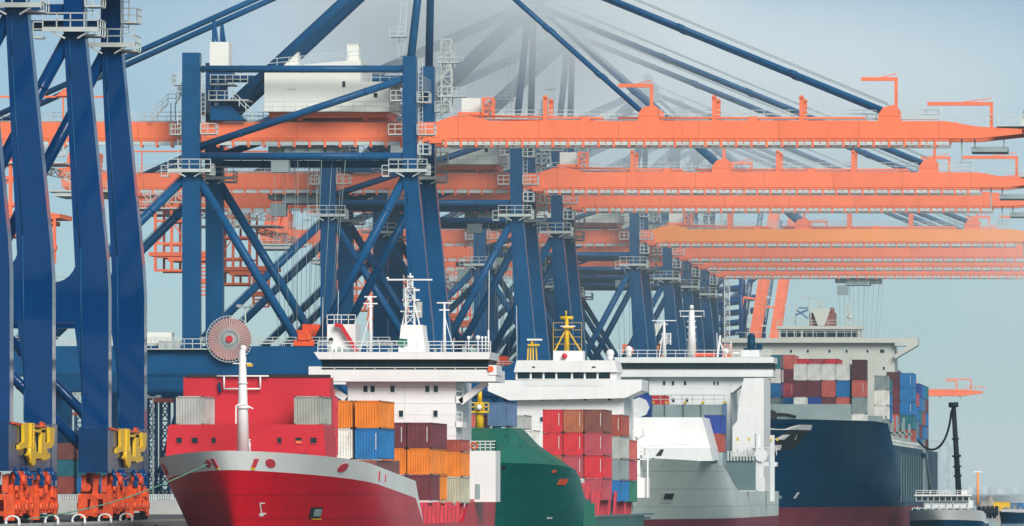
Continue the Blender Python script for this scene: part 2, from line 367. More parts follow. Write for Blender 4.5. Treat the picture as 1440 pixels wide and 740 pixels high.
    for poly in ([(122,165),(146,165),(146,262),(138,300),(100,312),(100,288),(124,268)],
                 [(250,180),(278,180),(274,268),(262,296),(232,304),(230,282),(252,262)]):
        yb.prismx([(Ya(a),Za(c)) for a,c in poly], 1.58, 1.86)
    for poly in ([(208,186),(228,186),(226,262),(240,332),(206,332)], [(170,172),(226,172),(226,186),(170,186)], [(166,196),(226,196),(226,212),(166,212)],
                 [(138,344),(150,366),(206,358),(214,370),(252,356),(252,328),(206,332),(190,322),(150,322)]):
        yb.prismx([(Ya(a),Za(c)) for a,c in poly], 1.6, 1.9)
    yb.tube((1.6,Ya(162),Za(326)),(2.0,Ya(162),Za(326)),1.2,n=16)
    for zx in (150,162): yb.beam((1.75,Ya(zx),Za(162)),(1.75,Ya(zx),Za(300)),.6,.3)
    b(yb, 'storm_anchor', M['yellow'])
    hz_ = MB().box(1.905,1.925,Ya(156),Ya(157),Za(306),Za(166))
    for k in range(7): hz_.prismx([(Ya(150),Za(170+k*20)),(Ya(163),Za(164+k*20)),(Ya(163),Za(172+k*20)),(Ya(150),Za(178+k*20))],1.91,1.96)
    b(hz_, 'hazard_stripe', M['dark'])
    b(MB().prismx([(Ya(75),Za(160)),(Ya(118),Za(168)),(Ya(112),Za(180)),(Ya(75),Za(172))],1.58,1.8), 'anchor_bracket', M['bogie']); b(MB().prismx([(Ya(214),Za(150)),(Ya(228),Za(158)),(Ya(228),Za(172)),(Ya(214),Za(172))],1.58,1.85).prismx([(Ya(166),Za(174)),(Ya(226),Za(174)),(Ya(226),Za(182)),(Ya(166),Za(182))],1.91,2.0), 'anchor_bracket', M['bogie'])
    # girder and boom
    for s in (-1, 1):
        yc = s*3.5; up_ = .0 if s < 0 else .42
        g = b(MB().box(-75,-1.0,yc-.55,yc+.55,51.35,53.6), 'girder', M['orange'])
        g2 = MB().prism([(1.0,51.1),(3.2,51.35),(75.4,51.35),(82.5,52.1),(82.5,52.6),(79,52.8),(75.4,53.0),(71,53.75),(8.5,53.75),(5.8,54.5),(3.6,54.5),(1.0,53.6)], yc-.6, yc+.6)
        for xk in (10.5, 35, 55): g2.box(xk-.05,xk+.05,yc-.65,yc+.65,51.3,53.8)
        bm = b(g2, 'boom', M['orange'])
        b(MB().box(.1,1.9,yc-.8,yc+.8,50.7,51.6).tube((1.0,yc-.9,52.2),(1.0,yc+.9,52.2),.8).box(-1.2,.9,yc-.5,yc+.5,51.6,53.6), 'hinge', M['orange'], bm)
        br = MB().box(-74.5,-1.6,yc-.5,yc+.5,51.02,51.33)
        for i in range(34): br.box(-73+i*2.1-.16,-73+i*2.1+.16,yc-.68,yc+.3,50.15 if s < 0 else 50.95,51.3)
        b(br, 'rail_hanger', M['orange'], g)
        br = MB().box(1.6,71.5,yc-.5,yc+.5,51.02,51.33)
        for i in range(33): br.box(2.4+i*2.1-.16,2.4+i*2.1+.16,yc-.72,yc+.3,50.15 if s < 0 else 50.75,51.3)
        for i in range(32): br.box(3.4+i*2.1-.06,3.4+i*2.1+.06,yc-.68,yc+.3,50.65,51.25)
        b(br, 'rail_hanger', M['orange'], bm)
        if s < 0: boom_near = bm
        b(MB().box(-75,-.9,yc-.6,yc-.2,50.45+up_,51.1 if s > 0 else 50.95), 'trolley_rail', M['steel'], g)
        b(MB().box(2,71.5,yc-.6,yc-.2,50.45,50.95), 'trolley_rail', M['steel'], bm)
        tp = MB().tube((5.5,yc-.2,54.5),(24,yc-.2,54.15),.15).tube((26,yc-.2,54.2),(60,yc-.2,54.2),.14)
        for xk in (21.5, 44.5): tp.box(xk-.6,xk+.6,yc-.4,yc+.4,53.76,54.4)
        b(tp, 'pipe', M['orange'], bm)
        for xk in (16.0, 39.2, 51.2):
            b(MB().box(xk-.28,xk+.28,yc-.3,yc+.3,53.76,57.0).tube((xk,yc-.3,57.0),(xk,yc+.3,57.0),.34), 'boom_post', M['orange'], bm)
        for xk in (30.3, 63.3):
            b(MB().prism([(xk-1.6,53.7),(xk+1.4,53.7),(xk+1.3,55.5),(xk+.6,56.0),(xk-.9,55.6),(xk-1.5,54.7)], yc-.5, yc+.5), 'stay_bracket', M['orange'], bm)
        wk = MB().box(3,70,yc+.62,yc+1.5,54.06,54.14).rail([(3,yc+1.45,54.14),(70,yc+1.45,54.14)],1.25,.08,1.7,2)
        b(wk, 'walkway', M['steel'], bm)
        b(MB().box(-75,-34,yc+.57,yc+1.4,53.77,53.85).rail([(-75,yc+1.38,53.85),(-34,yc+1.38,53.85)],1.25,.08,1.8,2).rail([(-30,yc+1.38,53.85),(-23,yc+1.38,53.85)],1.25,.08,1.6,2)
          .box(-30,-4,yc+.57,yc+1.4,53.77,53.85), 'walkway', M['steel'], g)
        for end, r in (((62.4,yc,55.3),.37),((29.0,yc,55.2),.32)):
            st_ = b(MB().tube((.4,s*2.9,80.6),end,r,n=12), 'forestay', M['blue'])
            ax = (Vector(end)-Vector((.4,s*2.9,80.6))).normalized()
            for xk in (.33,.55,.8):
                c = Vector((.4,s*2.9,80.6)).lerp(Vector(end), xk); b(MB().tube(c-ax*.5, c+ax*.5, r+.10), 'stay_joint', M['blue'], st_)
        b(MB().tube((.6,s*2.2,82.2),(63.0,s*2.5,56.3),.07,n=6), 'hoist_rope', M['greydeck'])
        b(MB().tube((-.3,s*2.9,80.8),(-27.5,yc,55.6),.78,n=16), 'backstay', M['blue'])
        b(MB().tube((-.3,s*2.9,81.2),(-62,yc,53.4),.40,n=12), 'rear_stay', M['blue'])
        b(MB().tube((-29.6,s*3.2,67.6),(-29.9,s*3.0,53.8),.24,n=10).tube((-29.6,s*3.2,67.6),(-28.4,s*3.0,60.2),.2,n=10), 'stay_prop', M['blue'])
    cr = MB()
    for i in range(20): cr.box(4+i*3.6-.15,4+i*3.6+.15,-2.9,2.9,53.3,53.7)
    cr.box(81.5,82.4,-4.1,4.1,52.0,52.7)
    b(cr, 'boom_cross_member', M['orange'], boom_near)
    b(MB().box(78,84.5,-4.4,4.4,53.0,53.14).rail([(74,-4.4,53.6),(84.4,-4.4,53.14)],1.2,.09,1.5).box(81.2,82.8,-1,1,53.1,54.7).tube((82.1,-1.2,54.9),(82.1,-1.2,55.5),.5), 'boom_tip_platform', M['steel'], boom_near)
    b(MB().box(74.5,79.5,-2.8,2.8,49.6,50.3).beam((75,-2.8,50.2),(75,-2.8,51.3),.2).beam((79,-2.8,50.2),(79,-2.8,51.3),.2).beam((73.2,-3,51.3),(73.2,-3,48.2),.22), 'service_basket', M['greydeck'], boom_near)
    for xk, z0, h, L, nm in ((30.6,55.6,3.3,4.6,'davit'), (64.2,55.8,4.0,4.8,'davit'), (77.3,53.2,3.2,8.8,'davit')):
        b(MB().box(xk-.22,xk+.22,-3.7,-3.3,z0-1.2,z0+h).box(xk-L,xk+.22,-3.72,-3.28,z0+h-.5,z0+h).beam((xk-L*.6,-3.5,z0+h-.2),(xk,-3.5,z0+h+.5),.12), nm, M['orange'], boom_near)
    b(MB().lattice((8.0,-2,54.2),(8.0,-2,57.0),1.4,1.4,.16).box(3.8,7.5,-2.3,-1.7,54.7,55.1), 'boom_latch_frame', M['orange'], boom_near)
    b(MB().box(4.0,6.6,.2,2.4,54.1,57.2), 'switch_cabinet', M['house'], boom_near)
    # apex
    b(MB().box(-1.3,1.3,-4.0,4.0,79.4,82.2).tube((.9,-4.2,81.6),(.9,4.2,81.6),.9,n=16).box(-.5,.5,-3.6,-2.6,82.2,84).box(-.5,.5,2.6,3.6,82.2,84), 'apex_head', M['blue'])
    b(MB().box(-2.6,2.8,-4.6,4.6,78.9,79.05).rail([(-2.6,-4.6,79.05),(2.8,-4.6,79.05),(2.8,4.6,79.05)],1.2,.09,1.3), 'apex_platform', M['steel'])
    # machinery house
    h = b(MB().prism([(-22.3,55.0),(-5.2,55.0),(-5.2,58.9),(-9.1,58.9),(-9.1,62.1),(-22.3,60.9)],-5.4,5.4), 'machinery_house', M['house'])
    b(MB().box(-21.8,-5.6,-4.6,4.6,54.15,54.98).box(-18,-17.4,-4,4,53.77,54.15).box(-9,-8.4,-4,4,53.77,54.15), 'house_base', M['orange'], h)
    for xa, w, z0, z1 in ((-19.0,.95,61.2,63.2),(-10.5,.8,62.0,64.3)):
        b(MB().box(xa-w,xa+w,-3.2,-1.4,z0-.4,z1).box(xa-w-.08,xa+w+.08,-3.28,-1.32,z1,z1+.1), 'roof_vent', M['house'], h)
    b(MB().rail([(-22.2,-5.3,60.92),(-9.2,-5.3,62.1)],1.2,.08,1.6,2), 'roof_railing', M['steel'], h)
    b(MB().box(-22.6,-3.6,-6.6,-5.42,54.86,54.98).rail([(-22.6,-6.55,54.98),(-3.6,-6.55,54.98)],1.25,.08,1.6,2), 'gallery', M['steel'], h)
    b(MB().box(-11.6,-11.2,-5.46,-5.40,58.3,59.1), 'window', M['glass'], h); b(MB().box(-19.2,-17.9,-5.48,-5.40,58.0,58.12), 'louvre', M['steel'], h); b(MB().box(-7.3,-6.8,-5.46,-5.4,56.9,57.5), 'window', M['glass'], h)
    b(MB().box(-9.05,-4.0,-4.9,4.9,58.95,59.1).rail([(-9,-4.9,59.1),(-4,-4.9,59.1)],1.2,.08,1.3), 'house_deck', M['steel'], h)
    c = b(MB().box(-29.8,-27.2,-5.4,-2.6,60.9,64.5), 'electrical_cabin', M['house'])
    b(MB().box(-30.3,-26.9,-5.6,-2.2,59.6,60.88).box(-28.6,-27.6,-4.6,-3.6,53.8,59.6).prism([(-29.8,53.8),(-25,53.8),(-27,55.8),(-29.8,55.8)],-5,-2.8), 'cabin_stand', M['blue'], c)
    b(MB().box(-29.8,-24.4,-6.2,-2.0,56.4,56.55).rail([(-29.8,-6.2,56.55),(-26.5,-6.2,56.55)],1.2,.09,1.1).rail([(-26.5,-6.2,56.5),(-23.8,-6.2,53.9)],1.2,.1,1.2)
      .box(-29.6,-26.4,-5.9,-2,58.6,58.75).rail([(-29.6,-5.9,58.75),(-24.5,-5.9,58.75)],1.2,.09,1.1), 'stair', M['steel'], c)
    b(MB().rail([(-38,-4.9,53.9),(-35.6,-4.9,56.2),(-34.5,-4.9,56.2),(-32.9,-4.9,59.2)],1.2,.1,1.0).beam((-38,-4.9,53.8),(-35.6,-4.9,56.1),.2).beam((-34.5,-4.9,56.1),(-32.9,-4.9,59.1),.2).beam((-35.2,-4.9,53.8),(-35.2,-4.9,56.2),.14).beam((-34.6,-4.9,53.8),(-34.6,-4.9,56.2),.14), 'stair', M['steel'])
    b(MB().lattice((.9,8.2,55.5),(.9,8.2,66),1.4,1.3,.10).box(-.2,3.6,7.4,9.2,57.9,58.05).rail([(-.2,7.4,58.05),(3.6,7.4,58.05)],1.2,.09,1.1).box(-.2,2.6,7.4,9.2,62.6,62.75).rail([(-.2,7.4,62.75),(3.2,7.4,62.75)],1.2,.09,1.1), 'stair_tower', M['steel'])
    b(MB().ladder((-3.2,-8.2,62),(-2.6,-7.4,74),.8).box(-4.6,-2.4,-9.2,-7.4,64.9,65.05).rail([(-4.6,-9.2,65.05),(-2.4,-9.2,65.05)],1.2,.09,1.0).box(-4.0,-2.2,-8.4,-6.6,70.8,70.95).rail([(-4,-8.4,70.95),(-2.2,-8.4,70.95)],1.2,.09,1.0), 'mast_ladder', M['steel'])
    # rear sheaves, landside lift frame
    rs = MB()
    for k in range(3): rs.prism([(-74.3+k*1.5,53.8),(-72.9+k*1.5,53.8),(-72.6+k*1.5,56.9),(-73.2+k*1.5,57.3),(-73.9+k*1.5,56.7)],-4.2+k*.7,4.2-k*.7)
    rs.box(-75.4,-69.4,-4.6,4.6,53.0,54.4)
    b(rs, 'rear_sheave_frame', M['orange'])
    b(MB().box(-77,-67.5,-5,5,50.6,50.9).rail([(-77,-5,50.9),(-67.5,-5,50.9)],1.2,.09,1.2).box(-76,-69,-4.7,4.7,49.9,50.6), 'rear_platform', M['steel'])
    lf = MB()
    for xk in (-60,-57.4,-54.6):
        lf.beam((xk,-4,50.2),(xk,-4,38.0),.42).beam((xk,3.5,50.2),(xk,3.5,38.0),.35)
    for z in (49.6,46,42.4,40.3,38.1): lf.beam((-60.1,-4,z),(-54.4,-4,z),.36).beam((-60.1,3.5,z),(-54.4,3.5,z),.3)
    lf.box(-61,-50.5,-4.4,3.8,40.4,41.0); lf.box(-58,-52,-4.2,3,39.6,40.2)
    lf.beam((-60,-4,42),(-57.4,-4,46),.2).beam((-57.4,-4,46),(-54.6,-4,42),.2)
    lfo = b(lf, 'lift_frame', M['orange'])
    b(MB().ladder((-52.6,-4.2,34.2),(-52.6,-4.2,41),2.6,t=.34).beam((-53.9,-4.2,34.2),(-53.9,-4.2,41),.36).beam((-51.3,-4.2,34.2),(-51.3,-4.2,41),.36).box(-54.2,-51,-4.6,-3.8,36.0,36.7), 'access_ladder', M['orange'], lfo)
    b(MB().lattice((-62,-4.2,49.6),(-50,-4.2,49.6),1.3,.8,.13,1.3).box(-64,-50,-4.6,4,47.9,48.1).lattice((-56,0,48),(-47,0,45.4),1.0,1.0,.12,1.2), 'service_truss', M['steel'], lfo)
    b(MB().box(-66,-42,-4.9,-4.7,56.9,57.15).beam((-62,-4.8,53.9),(-62,-4.8,57),.18).beam((-50,-4.8,53.9),(-50,-4.8,58),.2).beam((-48.6,-4.8,53.9),(-48.6,-4.8,57),.2).prism([(-51,57.1),(-47,57.1),(-49.6,58.2)],-5.2,-4.4), 'service_hoist_rail', M['orange'])
    for y0 in (-9, 9):
        b(MB().path([(-2.2,y0-.78,46),(-2.1,y0-.78,42),(-1.15,y0-.78,26),(-1.0,y0-.78,12),(-1.0,y0-.78,9.2)],.07,5), 'cable_run', M['blue_paled'])
    # trolley
    tr = b(MB().box(-20,-14.5,-3,3,48.9,50.4).box(-14.3,-12,-2.6,2.6,49.3,50.4).box(-22.3,-20.2,-2.4,2.4,49.5,50.4).box(-18.8,-15.2,-2.6,2.6,50.42,51.1), 'trolley', M['greydeck'])
    b(MB().box(-21.8,-19.4,-2.9,-1.1,46.8,48.85).box(-21.9,-19.3,-2.95,-1.05,48.3,48.4), 'operator_cab', M['greydeck'], tr)
    rp = MB()
    for i in range(10): rp.tube((-21.5+i*1.1,-2.4+(i%3)*2.2,49),(-20.6+i*.78,-2.2+(i%3)*2.0,25.5),.04,n=5)
    b(rp, 'hoist_rope', M['greydeck'], tr)
    sp = MB().box(-18.4,-14.4,-6,6,24.6,25.0).box(-17.6,-15.2,-2.2,2.2,25.0,25.9)
    for yk in (-6,6): sp.box(-18.6,-14.2,yk-.25,yk+.25,24.2,25.0)
    b(sp, 'spreader', M['bogie'], tr)
    # lighting and small boxes on the portal
    b(MB().box(-41,-34,-9.5,-8.4,22.75,23.0).box(-45,-34.5,-8.3,-6.3,22.75,24.6), 'cable_duct', M['house'])
    b(MB().box(-38,-27.8,-10.7,-9.0,22.2,22.35).rail([(-38,-10.7,22.35),(-27.8,-10.7,22.35)],1.3,.10,1.2).box(-36,-33,-10,-9.2,22.36,23.4), 'portal_platform', M['steel'])
    b(MB().box(-17.6,-14.8,-9.8,-8.2,22.72,23.5).box(-17,-15.2,-10,-8.2,23.5,24.4), 'winch', M['bogie'])
    return t

crane = make_crane()
def retint(root, m0, m1):
    for ch in root.children_recursive:
        if ch.type == 'MESH' and ch.data.materials and ch.data.materials[0] == m0:
            ch.data = ch.data.copy(); ch.data.materials[0] = m1
crane_data = [
 (484, 'dark blue gantry crane nearest the camera, two broad legs cut by the left edge'),
 (528, 'dark blue gantry crane with two broad legs just left of the red ship\'s bow'),
 (756, 'blue gantry crane with round cable reel and the topmost long orange boom'),
 (877, 'blue gantry crane carrying the second orange boom down, below the topmost one'),
 (934, 'blue gantry crane carrying the third orange boom down, tight under the second'),
 (1067, 'hazy blue gantry crane carrying the brighter amber boom, fourth from the top'),
 (1136, 'hazy blue gantry crane whose boom lies just under the amber boom'),
 (1181, 'hazy blue gantry crane whose boom is second lowest, above the one with the trolley out'),
 (1226, 'far blue gantry crane with lowest boom, its trolley run out over the ships'),
]
cranes = []
for i, (y, lab) in enumerate(crane_data):
    c = crane if i == 0 else copy_tree(crane)
    c.location = (CX, y, 0); c['label'] = lab; cranes.append(c)
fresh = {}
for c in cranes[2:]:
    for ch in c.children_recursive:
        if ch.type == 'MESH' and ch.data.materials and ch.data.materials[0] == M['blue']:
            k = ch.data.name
            if k not in fresh: fresh[k] = ch.data.copy(); fresh[k].materials[0] = M['blue_paled']
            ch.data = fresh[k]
for c in cranes[:2]:                       # their booms stand raised, with the stays folded away
    for ch in list(c.children):
        k = ch.name.split('.')[0]
        if k in ('forestay','hoist_rope'):
            for g_ in list(ch.children): bpy.data.objects.remove(g_)
            bpy.data.objects.remove(ch)
        elif k == 'boom':
            for g_ in [k2 for k2 in ch.children if k2.name.split('.')[0] == 'hinge']: bpy.data.objects.remove(g_)
            h_ = Vector((1.0,0,52.4)); Mx = Matrix.Rotation(R(-82),3,'Y'); ch.rotation_euler = (0,R(-82),0); ch.location = h_ - Mx @ h_
def kid(root, name): return [c for c in root.children if c.name.split('.')[0] == name]
for i, dx in {3: -20.0, 4: 4.0, 5: -8.0, 6: -24.0, 7: 4.0, 8: 49.0}.items():
    for k in kid(cranes[i], 'trolley'): k.location.x += dx
for ch in cranes[5].children_recursive:
    if ch.type == 'MESH' and ch.name.split('.')[0] == 'boom' : 
        ch.data = ch.data.copy(); ch.data.materials[0] = M['amber']
# cable reel on the third crane
root = cranes[2]; yr = 756-10.6; xc = px(323, yr); zc = pz(477, yr)
rm = MB(); n = 48
for y0, y1, r0, r1 in ((yr-.25, yr+.25, 1.25, 2.85),):
    vs_ = []; fs_ = []
    for i in range(n):
        a = 2*math.pi*i/n
        for r, y in ((r0,y0),(r1,y0),(r1,y1),(r0,y1)): vs_.append((xc+r*math.cos(a), y, zc+r*math.sin(a)))
    for i in range(n):
        j = (i+1) % n
        for k in range(4): fs_.append((i*4+k, i*4+(k+1)%4, j*4+(k+1)%4, j*4+k))
    rm.add(vs_, fs_)
reel = rm.build('cable_reel', M['cable'], root)
sp = MB()
for i in range(44):
    a = 2*math.pi*i/44; c_, s_ = math.cos(a), math.sin(a)
    sp.beam((xc+.5*c_,yr-.32,zc+.5*s_),(xc+3.2*c_,yr-.34,zc+3.2*s_),.06)
for r in (3.15, 1.3):
    pts = [(xc+r*math.cos(2*math.pi*i/48), yr-.3, zc+r*math.sin(2*math.pi*i/48)) for i in range(49)]
    sp.path(pts, .055, 6)
sp.build('spoke', M['steel'], reel)
MB().tube((xc,yr-.6,zc),(xc,yr+1.6,zc),.45,n=18).build('hub', M['redhouse'], reel)
MB().beam((xc,yr+.6,zc),(xc-.8,yr+1.2,22.7),.3).beam((xc,yr+.6,zc),(xc+.8,yr+1.2,22.7),.3).tube((xc,yr+.3,zc),(xc,yr+.7,zc),1.2,n=20).build('reel_stand', M['greydeck'], reel)

# older, lower cranes further down the quay
def make_old_crane(Y, ang, label, boomlen=46.0, cx=CX):
    t = thing('old_quay_crane', (cx, Y, 0), label, 'quay crane', 'older low quay cranes')
    def b(mb, name, mat, par=t):
        mb.v = [(x+cx, y+Y, z) for x,y,z in mb.v]; return mb.build(name, mat, par)
    AP = 58 if ang > 20 else 52
    for y0 in (-7,7):
        for x0 in (-1.2,-26): b(MB().box(x0-.8,x0+.8,y0-.7,y0+.7,0.6,36), 'leg', M['blue'])
        b(MB().box(-26.6,-.6,y0-.6,y0+.6,13,15), 'portal_beam', M['blue'])
        b(MB().tube((-26,y0,15),(-1.4,y0,35),.5), 'diagonal_brace', M['blue'])
        b(MB().tube((-1.2,y0,36),(-1.6,y0*.4,AP),.5), 'mast_leg', M['blue'])
        for z in ((51.8,48.6,43.6) if ang > 20 else (43.6,)): b(MB().tube((-12,y0,z-1.2),(-1.6,y0,z),.5), 'tie_beam', M['blue'])
        b(MB().tube((-12,y0,z-8),(-12,y0,52),.5), 'strut', M['blue'])
        b(MB().tube((-1.6,y0*.4,AP),(-24,y0*.4,38),.45), 'backstay', M['blue'])
    b(MB().box(-2.2,-.4,-3.4,3.4,AP-1,AP+.6), 'apex_head', M['blue'])
    b(MB().lattice((-4.5,-7.5,36),(-4.5,-7.5,55),1.2,1.2,.14), 'stair_tower', M['steel'])
    b(MB().box(-30,.5,-3.2,-2,36,38.2).box(-30,.5,2,3.2,36,38.2), 'girder', M['orange'])
    b(MB().box(-24,-12,-4,4,38.3,43), 'machinery_house', M['house'])
    ca, sa = math.cos(R(ang)), math.sin(R(ang))
    def bp_(d, h): return (1.2+d*ca-h*sa, 37+d*sa+h*ca)
    for yc in (-2.6, 2.6):
        bm = b(MB().prism([bp_(0,-1.2),bp_(boomlen-7,-1.2),bp_(boomlen,-.2),bp_(boomlen,.4),bp_(boomlen-7,1.1),bp_(0,1.2)], yc-.6, yc+.6), 'boom', M['orange'])
        br = MB()
        for k in range(6):
            d0 = 6+k*7; x0, z0 = bp_(d0, -1.2); x1, z1 = bp_(d0, -2.2); br.beam((x0,yc,z0),(x1,yc,z1),.3)
        b(br, 'bracket', M['steel'], bm)
    for d0 in (12, 26): 
        x0, z0 = bp_(d0, 1.2); x1, z1 = bp_(d0, 4.0); x2, z2 = bp_(d0-3.5, 4.0)
        b(MB().beam((x0,-2.6,z0),(x1,-2.6,z1),.5).beam((x1,-2.6,z1),(x2,-2.6,z2),.4), 'stay_bracket', M['orange'])
    if ang < 20:
        x0, z0 = bp_(13, 1.2); b(MB().tube((-1.6,2.6,AP),(x0,2.6,z0),.3), 'forestay', M['blue'])
        x0, z0 = bp_(boomlen-4, 1); b(MB().beam((x0,-2.6,z0),(x0,-2.6,z0+3.6),.4).beam((x0,-2.6,z0+3.6),(x0-9,-2.6,z0+3.6),.4).rail([(x0-2,-3.2,z0),(x0+5,-3.2,z0)],1.2,.12), 'davit', M['orange'])
    else:
        x0, z0 = bp_(28, 1.2); b(MB().tube((-1.6,2.6,58),(x0,2.6,z0),.3).lattice((bp_(0,3.2)[0],0,bp_(0,3.2)[1]),(bp_(34,3.2)[0],0,bp_(34,3.2)[1]),1.0,1.0,.14), 'folded_stay', M['blue'])
    return t
make_old_crane(1318, 81.2, 'older blue quay crane with raised orange boom, left of the raised pair')
make_old_crane(1380, 81.2, 'older blue quay crane with raised orange boom, right of the raised pair')
make_old_crane(1900, 0, 'distant quay crane with short lowered orange boom beyond the navy ship', 35.0)

# ------------------------------------------------------------------ shipping containers
CM = {}
CC = {'bright red':(.62,.03,.04),'dusky red':(.45,.07,.09),'brick red':(.36,.075,.05),'salmon':(.55,.12,.09),'maroon':(.155,.035,.045),'dark maroon':(.10,.028,.035),
      'brown':(.22,.07,.05),'rust orange':(.42,.13,.06),'orange':(.75,.22,.02),'blue':(.015,.17,.42),'deep blue':(.02,.06,.30),'slate blue':(.09,.17,.30),
      'white':(.76,.77,.71),'pale grey':(.42,.45,.42),'grey':(.25,.31,.31),'cream':(.46,.45,.33),'teal':(.02,.16,.20),'green':(.03,.18,.12),'olive grey':(.33,.36,.31)}
for k, v in CC.items():
    CM[k] = paint('container_%s_paint' % k.replace(' ','_'), v, .5, .2, .5, bump=.35, streak=.34, rust=.85 if k in ('white','pale grey','grey') else .5, dirt=tuple(c*.45+.06 for c in v))
M['mark'] = paint('white_lettering_paint', (.75,.75,.72), .5, .04)
_cm = {}
def container_meshes(L, h):
    if (L, h) in _cm: return _cm[(L, h)]
    W = 2.44; mb = MB(); d = .055
    def wall(n, along):      # corrugated sheet; returns offsets
        pts = []
        for i in range(n):
            for f, o in ((0,0),(.32,0),(.5,1),(.82,1)): pts.append(((i+f)/n, o*d))
        pts.append((1, 0)); return pts
    x0, x1, y0, y1, z0, z1 = .07, W-.07, .07, L-.07, .16, h-.10
    for side in range(4):
        pts = wall(9 if side in (0,2) else int(L*3.4), 0)
        vs_ = []
        for t, o in pts:
            if side == 0: p = (x0+(x1-x0)*t, y0-.03+o)
            elif side == 2: p = (x1-(x1-x0)*t, y1+.03-o)
            elif side == 1: p = (x1+.03-o, y0+(y1-y0)*t)
            else: p = (x0-.03+o, y1-(y1-y0)*t)
            vs_ += [(p[0],p[1],z0),(p[0],p[1],z1)]
        mb.add(vs_, [(2*i,2*i+2,2*i+3,2*i+1) for i in range(len(pts)-1)])
    mb.add([(x0,y0,z1),(x1,y0,z1),(x1,y1,z1),(x0,y1,z1)],[(0,1,2,3)])
    fr = MB()
    for a in (0, W-.14):
        for c in (0, L-.14): fr.box(a,a+.14,c,c+.14,.115,h-.115)
    for c in (0, L-.12): fr.box(.141,W-.141,c,c+.12,.02,.17).box(.141,W-.141,c,c+.12,h-.13,h-.01)
    for a in (0, W-.1): fr.box(a,a+.1,.141,L-.141,.02,.16).box(a,a+.1,.141,L-.141,h-.11,h-.01)
    cs = MB()
    for a in (-.003, W-.175):
        for c in (-.003, L-.175):
            for z in (0, h-.118): cs.box(a,a+.178,c,c+.178,z,z+.118)
    mk = MB(); rn = random.Random(5)
    z = h*.84
    for i in range(11):
        s = rn.uniform(.05,.08); mk.box(W-.52,W-.52+.11,.025,.034,z-.11,z-.11+s); z -= .14
    mk.box(W-.475,W-.455,.027,.034,z,h*.84)
    r = []
    for b_, nm in ((mb,'shipping_container'),(fr,'frame'),(cs,'corner_casting'),(mk,'lettering')):
        me = bpy.data.meshes.new(nm); me.from_pydata(b_.v, [], b_.f); me.materials.append(None); r.append(me)
    _cm[(L, h)] = r; return r
def container(xr, y, z, h, L, colour, label, group, lettering=False, xleft=None):
    ms = container_meshes(L, h)
    def mk(nm, me, mat, par=None):
        o = bpy.data.objects.new(nm, me); COL.objects.link(o)
        o.material_slots[0].link = 'OBJECT'; o.material_slots[0].material = mat
        if par: o.parent = par
        return o
    o = mk('shipping_container', ms[0], CM[colour]); o.location = (xr-2.44, y, z)
    tag(o, label, 'shipping container', group)
    mk('frame', ms[1], CM[colour], o); mk('corner_casting', ms[2], M['dark'], o)
    if lettering: mk('lettering', ms[3], M['mark'], o)
    return o
def stack(xr, y, zs, L, cols, where, group, let=(), gap=.012):
    """cols: colours from the top down; zs: z of the boxes' bottoms from the top down, with heights"""
    n = len(cols)
    for i, (c, (z, h)) in enumerate(zip(cols, zs)):
        if c is None: continue
        if n == 1: t = 'standing'
        elif i == 0: t = 'topmost'
        elif i == n-1: t = 'lowest'
        else: t = {1:'second from top',2:'third from top',3:'fourth from top',4:'fifth from top'}[i]
        container(xr, y, z, h-gap, L, c, '%s container, %s %s' % (c, t, where), group, i in let)

